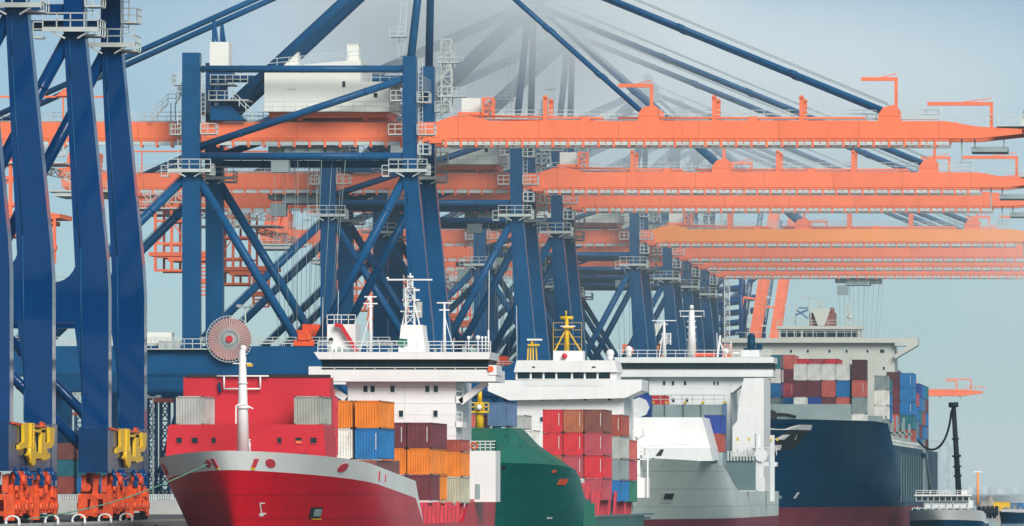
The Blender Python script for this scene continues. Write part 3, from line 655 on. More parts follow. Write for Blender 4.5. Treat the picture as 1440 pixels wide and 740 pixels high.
# ------------------------------------------------------------------ ships
def hull(name, parent, cx, y0, L, B, sheer, mats, rake=5.0, Ld=22., Lw=38., qd=.8, qw=1.25, keel=-7.0, bands=None, deckdrop=1.1, Ymid=50., stern=.85, rim=None):
    """sheer(y) gives the deck edge height y metres aft of the bow; bands: list of (height function, material index) from the bottom up"""
    ts = [0,.012,.03,.06,.1,.15,.21,.28,.36,.45,.55,.66,.78,.9,1.0]
    mids = [Ymid + (L-Ymid)*i/14 for i in range(1, 15)]
    extra = []
    stations = [('e', t) for t in ts] + [('m', y) for y in mids]
    rows_u = None
    def hb(y, u):
        ysx = rake*(1-min(1,max(0,u)))
        Le = Lw + (Ld-Lw)*min(1,max(0,u)); q_ = qw + (qd-qw)*min(1,max(0,u))
        t = min(1,max(0,(y-ysx)/Le))
        v = B/2*math.sin(t*math.pi/2)**q_
        a = (y - (L-25))/25
        if a > 0: v *= 1 - (1-stern)*a*a*(1.3-.3*u)
        return v
    mb = MB(); grid = []; rowmi = []; rowmis = []
    for si, (kd, t) in enumerate(stations):
        row = []; mis = []; levels = []
        for k, (fz, mi, nsub) in enumerate(bands):
            for j in range(nsub): levels.append((k, j/nsub)); mis.append(mi)
        levels.append((len(bands), 0.0))
        def zlev(k, f, y):          # height of a plate line y metres aft of the bow
            zs = sheer(y); ed = [keel] + [min(fz(y), zs) if fz else zs for fz, _, _ in bands]
            return ed[k] + (ed[k+1]-ed[k])*f if k < len(bands) else zs
        yy = t*Ymid if kd == 'e' else t
        zs = sheer(yy)
        for k, f in levels:
            y = yy
            for _ in range(5):
                z = zlev(k, f, y); u = (z-WZ)/(sheer(y)-WZ); ysx = rake*(1-min(1,max(0,u)))
                if kd == 'e': y = ysx + t*(Ymid-ysx)
            row.append((hb(y, u), y, z))
        top = row[-1]
        yi = max(top[1], rake*deckdrop/(zs-WZ)+.5)      # the deck lies inside the raked stem
        ih = max(0, top[0]-.18); idk = max(0, min(ih if yi == top[1] else 99, hb(yi, (zs-deckdrop-WZ)/(zs-WZ))-.3))
        row.append((ih, top[1]+(.2 if si < 2 else 0), zs)); row.append((idk, yi, zs-deckdrop)); row.append((0, yi, zs-deckdrop))
        rowmi = mis + [len(mats)-2, len(mats)-2, len(mats)-1]
        rowmis.append(rowmi)
        grid.append(row)
    nr = len(grid[0])
    for s in (-1, 1):
        vs_ = [(cx+s*b_, y0+y, z) for row in grid for b_, y, z in row]
        for r in range(nr-1):
            fs_ = []
            for i in range(len(grid)-1):
                a = i*nr+r; f = (a, a+nr, a+nr+1, a+1)
                fs_.append(f if s > 0 else f[::-1])
            if r in (0, nr-4): base = len(mb.v); mb.v += vs_
            for i_, f in enumerate(fs_):
                mi_ = rowmis[i_][r]
                if r >= nr-4 and r < nr-2 and rim and grid[i_][nr-4][1] > rim[0]: mi_ = rim[1]
                mb.f.append([base+k for k in f]); mb.sm.append(r < nr-4); mb.mi.append(mi_)
    last = grid[-1]
    tr = [(cx+b_, y0+y, z) for b_, y, z in last[:-3]] + [(cx-b_, y0+y, z) for b_, y, z in last[:-3]][::-1]
    mb.add(tr, [tuple(range(len(tr)))], mi=rowmi[1])
    o = mb.build(name, mats, parent)
    import bmesh
    bm_ = bmesh.new(); bm_.from_mesh(o.data); bmesh.ops.remove_doubles(bm_, verts=bm_.verts, dist=.004)
    for e in bm_.edges:
        if len(e.link_faces) != 2 or e.link_faces[0].smooth != e.link_faces[1].smooth: e.smooth = False
    bmesh.ops.recalc_face_normals(bm_, faces=bm_.faces)
    bm_.to_mesh(o.data); bm_.free()
    return o, hb

def windows(parent, Y, pts, name='window', mat='glass', frame=True):
    for x, y, w_, h_ in pts:
        mb = MB().box(px(x-w_/2,Y),px(x+w_/2,Y),Y-.05,Y-.02,pz(y+h_/2,Y),pz(y-h_/2,Y))
        o = mb.build(name, M[mat], parent)
        f_ = .10; MB().box(px(x-w_/2,Y)-f_,px(x+w_/2,Y)+f_,Y-.075,Y-.051,pz(y-h_/2,Y),pz(y-h_/2,Y)+f_).box(px(x-w_/2,Y)-f_,px(x+w_/2,Y)+f_,Y-.075,Y-.051,pz(y+h_/2,Y)-f_,pz(y+h_/2,Y)).box(px(x-w_/2,Y)-f_,px(x-w_/2,Y),Y-.074,Y-.051,pz(y+h_/2,Y),pz(y-h_/2,Y)).box(px(x+w_/2,Y),px(x+w_/2,Y)+f_,Y-.074,Y-.051,pz(y+h_/2,Y),pz(y-h_/2,Y)).build('window_frame', M['white2'] if parent != globals().get('fore') else M['redhouse'], parent)
def pbox(mb, x0, x1, y0, y1, Y, dep, mi=0):   # box whose front face covers those photo pixels at depth Y
    return mb.box(px(x0,Y), px(x1,Y), Y, Y+dep, pz(y1,Y), pz(y0,Y), mi=mi)
def mast(mb, x, ytop, ybot, Y, w0=.28, arms=()):
    X = px(x, Y); z0, z1 = pz(ybot, Y), pz(ytop, Y)
    mb.tube((X,Y,z0),(X,Y,z1),w0,w0*.5)
    for dy, half in arms: mb.beam((X-half,Y,pz(dy,Y)),(X+half,Y,pz(dy,Y)),.14)
    return mb
def lin(pts):
    def f(y):
        if y <= pts[0][0]: return pts[0][1]
        for (a, za), (b_, zb) in zip(pts[:-1], pts[1:]):
            if y <= b_: return za + (zb-za)*(y-a)/(b_-a)
        return pts[-1][1]
    return f

# ---- red ship
S1X, S1Y = -82.8, 480.0
s1 = thing('red_container_ship', (S1X, S1Y, WZ), 'red feeder ship with white bulwark band and white mast, moored nearest', 'container ship', 'container ships moored along the quay')
sh1 = lin([(0,6.5),(12,5.9),(26,5.2),(51,3.9),(52.2,-.25),(88,-.25),(89.5,2.1),(125,2.1)])
band1 = lambda y: (sh1(y)-1.65) if y < 51.2 else sh1(y)-.002
_, hb1 = hull('hull', s1, S1X, S1Y, 125, 18.8, sh1, [M['red'],M['bandwhite'],M['bandwhite'],M['redhouse']], rake=5, Ld=20, Lw=46, qd=.60, qw=.95,
     bands=[(lambda y: -5.5,0,1),(band1,0,10),(None,1,2)], Ymid=56, rim=(50.5,0))
def side1(y): return hb1(y, 1.0)
MB().box(S1X-9.1,S1X+9.1,S1Y+53,S1Y+122,-1.3,-1.0).build('cargo_deck', M['redhouse'], s1)
Y = 493.0
fo = MB(); fo.prism([(px(231,Y),4.4),(px(236,Y),pz(600,Y)),(px(240,Y),pz(597,Y)),(px(452,Y),pz(597,Y)),(px(455,Y),pz(600,Y)),(px(460,Y),4.4)],Y,Y+6.6)
fore = fo.build('forecastle_house', M['redhouse'], s1)
windows(fore, Y, [(252,619.5,8,8),(274,619.5,9,8),(300.5,619.5,6,8),(393,619.5,6,8),(420,619.5,9,8),(441,619.5,9,8)])
MB().box(px(420,Y)-.25,px(420,Y)+.25,Y-.062,Y-.055,pz(624,Y),pz(620,Y)).build('window_reflector', M['orange'], fore)
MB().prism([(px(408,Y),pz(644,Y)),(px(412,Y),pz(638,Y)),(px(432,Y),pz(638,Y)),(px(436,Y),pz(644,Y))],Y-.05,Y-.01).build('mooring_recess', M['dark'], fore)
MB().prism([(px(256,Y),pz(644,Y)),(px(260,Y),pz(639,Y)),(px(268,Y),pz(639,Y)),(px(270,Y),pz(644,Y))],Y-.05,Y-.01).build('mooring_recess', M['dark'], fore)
Y = 500.5
tb = MB(); pbox(tb,258,464,531,600,Y,2.0); tower = tb.build('breakwater', M['redhouse'], s1)
tb = MB().box(px(262,Y),px(464,Y),Y-.1,Y+.5,pz(531,Y)+.004,pz(527,Y))
tb.build('breakwater_coping', M['dark'], tower)
MB().path([P(305,529,Y-.4),P(378,529,Y-.4)],.08).path([P(315,529,Y-.4),P(315,547,Y-.4),P(366,547,Y-.4),P(366,529,Y-.4)],.08).build('pipe_frame', M['white'], tower)
MB().beam(P(308,538,Y-.3),P(310,552,Y-.3),.22).build('pennant', M['navy'], tower)
Y = 487.0
ms = MB().tube(P(342,640,Y),P(341,492,Y),.58,.27,n=18)
mo = ms.build('foremast', M['white'], s1)
MB().tube(P(342,575,Y),P(342,571,Y),.56,n=18).tube(P(341.5,540,Y),P(341.5,538,Y),.46,n=18).beam(P(349,571,Y),P(356,575,Y),.1).sphere(P(342,490,Y),.3).box(px(328,Y),px(353,Y),Y-.2,Y+.2,pz(512,Y),pz(510.5,Y)).box(px(336,Y),px(347,Y),Y-.5,Y+.5,pz(570,Y),pz(568,Y)).beam(P(332,571,Y-.5),P(332,596,Y-.5),.12).beam(P(332,571,Y-.5),P(337,569,Y-.5),.12).tube(P(341,505,Y),P(346,505,Y),.22).build('mast_fittings', M['white'], mo)
MB().box(px(348,Y),px(355,Y),Y-.3,Y+.3,pz(515.5,Y),pz(511.5,Y)).build('mast_light', M['yellow'], mo)
MB().rail([P(350,636,Y),P(352,636,Y+2)],.9,.08).path([P(351,636,Y),P(350,620,Y),P(352,618,Y)],.07).build('mast_ladder', M['white'], mo)
# fairleads in the bow band
def on_side(y, z, side, mb_fn):
    pass
for (x, y, w_) in ((287,650,4),(373,650,5.5)):
    Yb = 484.0 + (1.0 if x < 340 else 1.4)
# ring fairleads: place on the actual hull surface
def hull_pt(hb, cx, y0, sheer, y, z, s):
    u = (z-WZ)/(sheer(y)-WZ); return Vector((cx+s*hb(y,u), y0+y, z))
def decal(hb, cx, y0, sheer, y, z, s, half_y, half_z, mat, name, parent, round_=False, skew=0, off=.04):
    """a plate lying on the hull side, following it"""
    n = 14 if round_ else 4; c = []
    for i in range(n):
        if round_: a = 2*math.pi*i/n; dy, dz = half_y*math.cos(a), half_z*math.sin(a)
        else: dy, dz = ((-1,-1),(1,-1),(1,1),(-1,1))[i]; dy, dz = dy*half_y + dz*skew*half_y, dz*half_z
        p = hull_pt(hb, cx, y0, sheer, y+dy, z+dz, s)
        p2 = hull_pt(hb, cx, y0, sheer, y+dy+.3, z+dz, s); nrm = Vector((p2.y-p.y, -(p2.x-p.x), 0)).normalized()
        if nrm.x*s < 0: nrm = -nrm
        c.append((p, nrm))
    vs_ = [p+nn*off for p,nn in c] + [p-nn*.06 for p,nn in c]
    fs_ = [tuple(range(n)), tuple(range(2*n-1,n-1,-1))] + [(i,(i+1)%n,(i+1)%n+n,i+n) for i in range(n)]
    return MB().add(vs_, fs_).build(name, mat, parent)
def find_y(hbf, sheer, z, target):
    lo, hi = 0.0, 60.0
    for _ in range(40):
        m_ = (lo+hi)/2; u = (z-WZ)/(sheer(m_)-WZ)
        if hbf(m_, u) < target: lo = m_
        else: hi = m_
    return hi
def decal2(hbf, cx, y0, sheer, lat, z, s, hx, hz, mat, name, parent, round_=False, skew=0, off=.05):
    """like decal, but placed and sized by the sideways distance from the stem"""
    n = 16 if round_ else 12; c = []
    for i in range(n):
        if round_: a = 2*math.pi*i/n; dx, dz = hx*math.cos(a), hz*math.sin(a)
        else:
            k = i if i < 6 else 11-i; dx, dz = hx*(-1+2*k/5), hz*(-1 if i < 6 else 1)
            dx += skew*dz
        zz_ = z+dz; y = find_y(hbf, sheer, zz_, max(.02,lat+dx)); p = hull_pt(hbf, cx, y0, sheer, y, zz_, s); p2 = hull_pt(hbf, cx, y0, sheer, y+.3, zz_, s)
        nrm = Vector((p2.y-p.y, -(p2.x-p.x), 0)).normalized()
        if nrm.x*s < 0: nrm = -nrm
        c.append((p, nrm))
    vs_ = [p+nn*off for p,nn in c] + [p-nn*.06 for p,nn in c]
    fs_ = [tuple(range(n)), tuple(range(2*n-1,n-1,-1))] + [(i,(i+1)%n,(i+1)%n+n,i+n) for i in range(n)]
    return MB().add(vs_, fs_).build(name, mat, parent)
decal2(hb1,S1X,S1Y,sh1,2.15,5.35,-1,.27,.36,M['redstanch'],'fairlead',s1,True)
decal2(hb1,S1X,S1Y,sh1,3.15,5.4,1,.36,.40,M['redstanch'],'fairlead',s1,True)
for sg, la in ((-1,1.45),(1,2.0)):
    decal2(hb1,S1X,S1Y,sh1,la,5.4,sg,.17,.40,M['redstanch'],'roller_slot',s1,False,.45)
    decal2(hb1,S1X,S1Y,sh1,la-.2,4.92,sg,.14,.10,M['yellow'],'rust_stain',s1,False,.45)
    decal(hb1,S1X,S1Y,sh1,13.,sh1(13)-.8,sg,.9,.4,M['redstanch'],'fairlead',s1,True)
    decal(hb1,S1X,S1Y,sh1,26,sh1(26)-.85,sg,.4,.45,M['redstanch'],'roller_slot',s1,False,.5)
    decal(hb1,S1X,S1Y,sh1,30,sh1(30)-.85,sg,.3,.35,M['redstanch'],'roller_slot',s1,False,.5)
decal2(hb1,S1X,S1Y,sh1,5.5,1.0,1,.36,.5,M['dark'],'anchor_recess',s1,False,.35)
decal2(hb1,S1X,S1Y,sh1,5.6,1.0,1,.22,.32,M['greydeck'],'anchor',s1,False,.35,off=.09)
decal2(hb1,S1X,S1Y,sh1,5.45,.42,1,.3,.05,M['yellow'],'rust_stain',s1)
for dx_, dz_, hx_, hz_ in ((0,.25,.03,.5),(.16,.72,.16,.05),(-.03,-.3,.14,.13),(.2,-.2,.1,.06)):
    decal2(hb1,S1X,S1Y,sh1,1.95+dx_,1.15+dz_,1,hx_,hz_,M['mark'],'bow_mark',s1)
# bridge
Y = 585.0
hb_ = MB(); pbox(hb_,489,641,536,715,Y,13); house = hb_.build('superstructure', M['white'], s1)
lines = MB()
for y in (549,567,583,600,612): lines.box(px(489,Y)-.02,px(641,Y)+.02,Y-.035,Y-.003,pz(y,Y)-.03,pz(y,Y)+.03)
lines.box(px(569.5,Y),px(571,Y),Y-.04,Y-.003,1.2,pz(520,Y)).build('plate_seam', M['white2'], house)
windows(house, Y, [(514,547,6,9),(524,547,6,9),(552,547,6,9),(601,547,6,9),(613,547,6,9),(564,582,6,9),(612.5,582,6,9),(514,610,6,9)])
br = MB(); pbox(br,441.5,697,520,536.5,Y-1.6,8.0); br.prism([(px(441.5,Y),pz(536.4,Y)),(px(489,Y),pz(536.4,Y)),(px(489,Y),pz(541,Y)),(px(470,Y),pz(541,Y))],Y-1.5,Y+6)
bridge = br.build('bridge_deck', M['white'], house)
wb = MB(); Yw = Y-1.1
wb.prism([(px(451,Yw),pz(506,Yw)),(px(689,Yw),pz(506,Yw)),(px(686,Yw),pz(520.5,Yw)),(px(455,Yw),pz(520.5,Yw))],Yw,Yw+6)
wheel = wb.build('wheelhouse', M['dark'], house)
xs = [452+ (688-452)*i/15 for i in range(16)]
for i in range(15):
    a, c = xs[i]+.7, xs[i+1]-.7
    k = lambda x: 570+(x-570)*.988
    MB().add([(px(a,Yw),Yw-.07,pz(507,Yw)),(px(c,Yw),Yw-.07,pz(507,Yw)),(px(k(c),Yw),Yw-.03,pz(519,Yw)),(px(k(a),Yw),Yw-.03,pz(519,Yw)),
              (px(a,Yw),Yw-.01,pz(507,Yw)),(px(c,Yw),Yw-.01,pz(507,Yw)),(px(k(c),Yw),Yw-.01,pz(519,Yw)),(px(k(a),Yw),Yw-.01,pz(519,Yw))],
             [(3,2,1,0),(4,5,6,7),(0,1,5,4),(1,2,6,5),(2,3,7,6),(3,0,4,7)]).build('window', M['glass'], wheel)
rf = MB().prism([(px(443,Yw),pz(495.5,Yw)),(px(691,Yw),pz(495.5,Yw)),(px(689,Yw),pz(505.6,Yw)),(px(450,Yw),pz(505.6,Yw))],Yw-.9,Yw+7)
roof = rf.build('wheelhouse_roof', M['white'], house)
MB().rail([P(447,495.4,Yw),P(690,495.4,Yw)],1.15,.07,1.3,3).rail([P(447,495.4,Yw+6.4),P(690,495.4,Yw+6.4)],1.15,.07,1.3,3).build('railing', M['white'], roof)
MB().rail([P(442,519.5,Y-1.5),P(697,519.5,Y-1.5)],.2,.07,2.2,1).build('railing', M['white'], bridge)
wbx = MB(); wbx.box(px(441.5,Y)-.3,px(441.5,Y)+1,Y-1.7,Y+3,pz(528,Y),pz(516,Y)); wbx.build('wing_end', M['white'], bridge); wbx = MB(); wbx.box(px(690,Y),px(697,Y)+.3,Y-1.7,Y+3,pz(528,Y),pz(514,Y)); wbx.build('wing_end', M['white'], bridge)
MB().tube(P(690,519,Y-1.8),P(690,519,Y-1.72),.32,n=18).build('life_ring', M['orangebuoy'], bridge)
for sgn in (0, 1):
    if sgn: a, c = P(684,538,Y+.5), P(648,566,Y+.5)
    else: a, c = P(452,538,Y+.5), P(487,561,Y+.5)
    MB().beam(a, c, 1.0, .7).build('wing_strut', M['white'], house)
MB().box(px(640,Y)+.01,px(651,Y),Y,Y+4,pz(567,Y),pz(557,Y)).box(px(640,Y)+.01,px(650,Y),Y,Y+4,pz(601,Y),pz(593,Y)).rail([P(641,557,Y),P(651,557,Y)],1,.06,.6).rail([P(641,593,Y),P(650,593,Y)],1,.06,.6).build('balcony', M['white'], house)
# roof gear
Yr = Y+1.5
fn = MB(); pbox(fn,460,500,456,495,Yr+3,4); fn.rail([P(460,456,Yr+3),P(500,456,Yr+3)],1.0,.07,.8); fun = fn.build('funnel_casing', M['white'], house)
MB().beam(P(471,457,Yr+2.4),P(480,458,Yr+2.4),.42).beam(P(479,457,Yr+2.4),P(502,494,Yr+2.4),.38).build('deck_crane_arm', M['redhouse'], house)
MB().tube(P(465.5,478,Yr+2.9),P(465.5,478,Yr+2.6),.25,n=16).build('vent', M['dark'], fun)
tb = MB().prism([(px(560,Yr),pz(495,Yr)),(px(598,Yr),pz(495,Yr)),(px(594,Yr),pz(457,Yr)),(px(564,Yr),pz(457,Yr))],Yr,Yr+3.2)
rb = tb.build('radar_mast_base', M['white'], house)
MB().prism([(px(560,Yr),pz(486,Yr)),(px(566,Yr),pz(489,Yr)),(px(573,Yr),pz(486,Yr)),(px(573,Yr),pz(477,Yr)),(px(561,Yr),pz(476,Yr))],Yr-.08,Yr-.02).build('funnel_emblem', M['green2'], rb)
rm = MB().lattice(P(577,457,Yr+1),P(577,405,Yr+1),.9,.8,.075,.9).lattice(P(577,405,Yr+1),P(577,393,Yr+1),.5,.5,.08,.5)
rm.beam(P(545,393.5,Yr+1),P(608,393.5,Yr+1),.16).beam(P(573,408,Yr+1),P(590,408,Yr+1),.2).beam(P(566,422,Yr+1),P(590,422,Yr+1),.16).tube(P(577,396,Yr+1),P(577,384,Yr+1),.08).beam(P(566,457,Yr+1),P(574,415,Yr+1),.14).beam(P(590,457,Yr+1),P(580,415,Yr+1),.14).beam(P(563,438,Yr+1),P(592,438,Yr+1),.12)
rm.tube(P(545,393,Yr+1),P(545,390,Yr+1),.15).tube(P(577,388,Yr+1),P(577,391,Yr+1),.35)
rm.build('radar_mast', M['white'], rb)
MB().box(px(582,Yr),px(590,Yr),Yr+1.6,Yr+2.2,pz(446,Yr),pz(424,Yr)).build('exhaust_pipe', M['conc2'], rb)
sm = MB(); mast(sm,521,416,495,Yr,.22,((417.5,.65),(427,.75),(431,.3)))
sm.beam(P(521,440,Yr),P(507,492,Yr),.08).sphere(P(519,421,Yr),.25); sm.build('signal_mast', M['white'], house)
sm = MB(); mast(sm,625,425,495,Yr,.2,((426,.8),(436,.55)))
sm.beam(P(625,444,Yr),P(638,490,Yr),.08); sm.build('signal_mast', M['white'], house)
MB().tube(P(687,495,Yr),P(688,380,Yr),.05,.03,n=6).tube(P(687,495,Yr),P(687,464,Yr),.1,n=6).build('whip_antenna', M['white'], house)
MB().tube(P(453.5,495,Yr),P(454,418,Yr),.035,.02,n=6).tube(P(475,456,Yr+3),P(476,408,Yr+3),.03,n=6).build('whip_antenna', M['white'], house)
dg = MB()
for x_, r_ in ((672,.26),(678,.16),(683,.16),(659,.2)): dg.sphere(P(x_,475,Yr),r_).tube(P(x_,475,Yr),P(x_,495,Yr),.06)
dg.build('satellite_dome', M['white'], house)
bx = MB()
rn = random.Random(2)
for x_ in (460,468,474,482,488,545,610,650,664,670): bx.box(px(x_,Yr),px(x_+rn.uniform(2,5),Yr),Yr,Yr+.5,pz(495,Yr),pz(495-rn.uniform(3,8),Yr))
bx.build('roof_fittings', M['greydeck'], roof)
# aft deckhouse at the rail
Y = 575.0
dh = MB(); pbox(dh,653.5,697,634,706,Y,4); dho = dh.build('deckhouse', M['white'], s1)
MB().rail([P(653.5,634,Y),P(697,634,Y),P(697,634,Y+4)],1.0,.08,.55,3).build('railing', M['white'], dho)
MB().path([tuple(P(667,627,Y-.15)+Vector((.32*math.cos(a*math.pi/6),0,.32*math.sin(a*math.pi/6)))) for a in range(13)],.08).build('life_ring', M['orangebuoy'], dho)
MB().box(px(668,Y),px(675,Y),Y-.04,Y-.01,pz(702,Y),pz(681,Y)).build('door_opening', M['greydeck'], dho)
# red stanchions along the deck edge
st = MB(); 
for i in range(12):
    yk = 534.0 + i*3.0; X = S1X + side1(min(yk-S1Y,80)) - .35
    MB().beam((X,yk,-1.0),(X+.1,yk,1.85 if i % 3 else 1.5),.30,.8).build('stanchion', M['redstanch'], s1)
for i in range(5):
    yk = 514+i*3.4; X = S1X + side1(yk-S1Y) - 2.2
    MB().prism([(X-1.6,3.6),(X+.6,3.6),(X-.2,4.8),(X-1.1,5.9-.35*i)],yk,yk+.35).build('lashing_post', M['redstanch'], s1)
MB().box(S1X-8,S1X+7.6,511,572,-.99,1.75).build('hatch_cover', M['redhouse'], s1)
MB().box(S1X-8.5,S1X+7.2,518.8,535,1.76,5.9).build('hatch_coaming', M['rust'], s1)
MB().beam(P(466.5,600,509),P(466.5,535,509),.3).beam(P(469,600,509),P(469,550,509),.25).lattice(P(469,640,510),P(469,560,510),.6,.6,.1).build('access_ladder', M['redstanch'], s1)
# containers on the red ship
G1 = 'containers on the red ship'
container(px(285.5,494.2),494.2,8.93,2.6,6.06,'pale grey','rusty pale grey container on red forecastle roof, left of the white foremast',G1)
container(px(451.5,494.2),494.2,8.93,2.6,6.06,'olive grey','olive grey container on red forecastle roof, right of the white foremast',G1)
Yb = 520.0
def zz(top, hs):
    r = []; z = top
    for h in hs: z -= h; r.append((z, h))
    return r
stack(px(535.3,Yb),Yb,zz(pz(563,Yb),(2.65,2.95)),9.12,['orange','blue'],'behind the red forecastle, front right column',G1,(1,))
stack(px(495.3,Yb),Yb,zz(pz(563,Yb),(2.65,2.95)),9.12,['orange','white'],'in the column beside the red ladder tower',G1)
stack(px(456,Yb),Yb,zz(pz(563,Yb),(2.65,2.95)),9.12,['brown','brick red'],'behind the olive grey container',G1)
Yb = 549.0
stack(px(607,Yb),Yb,zz(pz(594,Yb),(2.6,2.65,2.6)),6.06,['maroon','orange','maroon'],'of the column before the white deckhouse, red ship',G1,(0,))
stack(px(571,Yb),Yb,zz(pz(594,Yb),(2.6,2.65,2.6)),6.06,['maroon','orange','maroon'],'of the inner column beside the blue container, red ship',G1,(0,))
Yb = 555.4
stack(px(617.5,Yb),Yb,zz(pz(594,Yb-6.4)-2.6,(2.65,2.6)),6.06,['orange','orange'],'of the pair behind the maroon column, red ship',G1)
container(px(617.5,Yb),Yb,pz(594,Yb-6.4)-2.6,2.59,6.06,'maroon','maroon container topmost behind the front maroon one, red ship',G1)
Yb = 564.0
stack(px(650,Yb),Yb,zz(pz(618,Yb),(1.25,2.6,2.75)),6.06,['brick red','orange','cream'],'of the aft column touching the white deckhouse',G1)

# ---- green ship
S2X, S2Y = -80.0, 613.0
s2 = thing('green_container_ship', (S2X, S2Y, WZ), 'dark green feeder ship with green whaleback and yellow masts, moored behind the red ship', 'container ship', 'container ships moored along the quay')
sh2 = lin([(0,6.2),(14,6.0),(26,5.4),(34,3.6),(36,2.0),(44.5,1.7),(46,-.2),(130,-.2)])
_, hb2 = hull('hull', s2, S2X, S2Y, 124, 20.6, sh2, [M['green'],M['green'],M['green'],M['greydeck']], rake=6, Ld=24, Lw=44, qd=.7, qw=1.2,
     bands=[(lambda y: -5.5,0,1),(lambda y: sh2(y)-.6,0,9),(None,1,1)], Ymid=46, deckdrop=.6)
# whaleback: lofted cover from the deck edge up to a plateau
wbm = MB(); ring = []
prof = [(0.3,6.1),(2,6.3),(6,7.0),(12,8.4),(18,10.2),(26,10.25),(30,9.2),(34.5,7.0)]
rows = []
for y, zc_ in prof:
    b_ = max(.05, hb2(y,1.0)-.1); ze = sh2(y)-.02
    hw = max(.03, b_*(.40 if y > 16 else .40+.5*(16-y)/16))
    rows.append([(-b_,ze),(-hw-(b_-hw)*.30,zc_-(zc_-ze)*.40),(-hw,zc_),(hw,zc_),(hw+(b_-hw)*.30,zc_-(zc_-ze)*.40),(b_,ze)])
vs_ = [(S2X+x, S2Y+y, z) for (y,_), r in zip(prof, rows) for x, z in r]
fs_ = [(i*6+k,i*6+k+1,(i+1)*6+k+1,(i+1)*6+k) for i in range(len(prof)-1) for k in range(5)]
k0 = (len(prof)-1)*6
wbm.add(vs_, fs_ + [tuple(range(k0+5,k0-1,-1))]).build('whaleback', M['green2'], s2)
for (xa,ya,xb,yb_) in ((718,606,713,614),(736,622,731,630)):
    MB().beam(P(xa,ya,629),P(xb,yb_,627),.2,.4).build('whaleback_rib', M['green2'], s2)
MB().box(S2X-9.9,S2X+9.9,S2Y+46.5,S2Y+122,-.9,-.5).build('cargo_deck', M['greydeck'], s2)
for la, z_, m_, hx_, hz_, nm in ((3.6,4.6,'orangebuoy',.28,.28,'roller_slot'),(9.4,4.0,'orangebuoy',.3,.34,'roller_slot'),(4.4,5.6,'dark',.16,.2,'fairlead'),(8.9,5.2,'orangebuoy',.14,.16,'fairlead')):
    decal2(hb2,S2X,S2Y,sh2,la,z_,1,hx_,hz_,M[m_],nm,s2,False,.5)
decal2(hb2,S2X,S2Y,sh2,4.6,.3,1,.3,.4,M['green'],'anchor_recess',s2,False,.5)
decal2(hb2,S2X,S2Y,sh2,7.6,-.2,1,.18,.1,M['mark'],'bow_mark',s2,False,.7)
# side bulwark ribs and grey wall panels
for i in range(6):
    yk = 648+i*2.0; X = S2X+hb2(yk-S2Y,1)+.02; MB().beam((X,yk,-1.2),(X,yk,1.5),.3,.5).build('bulwark_rib', M['green2'], s2)
MB().box(S2X+8.9,S2X+9.0,664,667,-.5,1.8).box(S2X+8.9,S2X+9.0,674,690,-.5,1.8).build('side_plate', M['teal'], s2)
MB().beam((S2X+10.35,660,-.12),(S2X+10.35,733,-.12),.35,.25).build('bulwark_cap', M['teal'], s2)
for i in range(14):
    yk = 663+i*3.2+(4 if i > 6 else 0); X = S2X+10.1-.5
    MB().beam((X,yk,-.45),(X+.2,yk,2.9),.34,.9).build('stanchion', M['redstanch'], s2)
for i in range(4):
    yk = 655+i*2.8; X = S2X+10.1-1.0-.4*(3-i)
    MB().beam((X,yk,1.0),(X+.1,yk,3.9),.4,.5).build('lashing_post', M['redstanch'], s2)
MB().box(S2X-8.5,S2X+9.0,664,712,-.49,2.0).build('hatch_cover', M['greydeck'], s2)
MB().box(S2X-8.5,S2X+2.5,652,668.5,1.2,6.8).build('hatch_coaming', M['greydeck'], s2)
# foremast
Y = 634.0
ym = MB().tube(P(674.5,602,Y),P(674.5,566,Y),.5,.45,n=14).tube(P(674.5,566,Y),P(675,545,Y),.32,.2,n=12)
fm = ym.build('foremast', M['yellow'], s2)
MB().box(px(662,Y),px(687,Y),Y-.9,Y+.9,pz(581,Y),pz(578,Y)).rail([P(662,578,Y-.9),P(687,578,Y-.9)],.95,.12,.5).build('mast_platform', M['yellow'], fm)
MB().tube(P(668,545,Y),P(680,545,Y),.12).build('mast_arm', M['yellow'], fm)
MB().sphere(P(673.5,573,Y-1.2),.34).build('mast_light', M['white'], fm)
# bridge of the green ship
Y = 715.0
hm = MB(); pbox(hm,727,877,552,720,Y,13); h2 = hm.build('superstructure', M['white'], s2)
windows(h2, Y, [(729.5,560,4.5,6.5),(763,560,4.5,6.5),(788,560,4.5,6.5),(823,560,4.5,6.5),(857,560,4.5,6.5),(762,590,4.5,6.5)])
sl_ = MB(); Yf = Y-1.5
sl_.prism([(px(686,Yf),pz(535,Yf)),(px(902.5,Yf),pz(534,Yf)),(px(902.5,Yf),pz(549,Yf)),(px(878,Yf),pz(560,Yf)),(px(716,Yf),pz(563,Yf)),(px(686,Yf),pz(550,Yf))],Yf,Yf+9)
sl2 = sl_.build('bridge_deck', M['white'], h2)
seam = MB()
for y in (570,582,600): seam.box(px(727,Y),px(877,Y),Y-.03,Y-.003,pz(y,Y)-.03,pz(y,Y)+.03)
seam.build('plate_seam', M['white2'], h2)
wm = MB(); Yw = Y-1.0
wm.prism([(px(723,Yw),pz(523.5,Yw)),(px(727,Yw),pz(507,Yw)),(px(865,Yw),pz(507,Yw)),(px(869,Yw),pz(523.5,Yw))],Yw-.4,Yw+7); pbox(wm,725,867,523.6,534,Yw,6)
w2 = wm.build('wheelhouse', M['white'], h2)
for a, c in ((728,745),(748,763),(766,781),(784,803),(806,821),(824,839),(842,858)):
    mb = MB().box(px(a,Yw),px(c,Yw),Yw-.06,Yw-.02,pz(532.5,Yw),pz(524,Yw)); mb.build('window', M['glass'], w2)
MB().box(px(738,Yw),px(847,Yw),Yf-.04,Yf-.01,pz(543,Yw),pz(535.5,Yw)).build('front_plate', M['white2'], sl2)
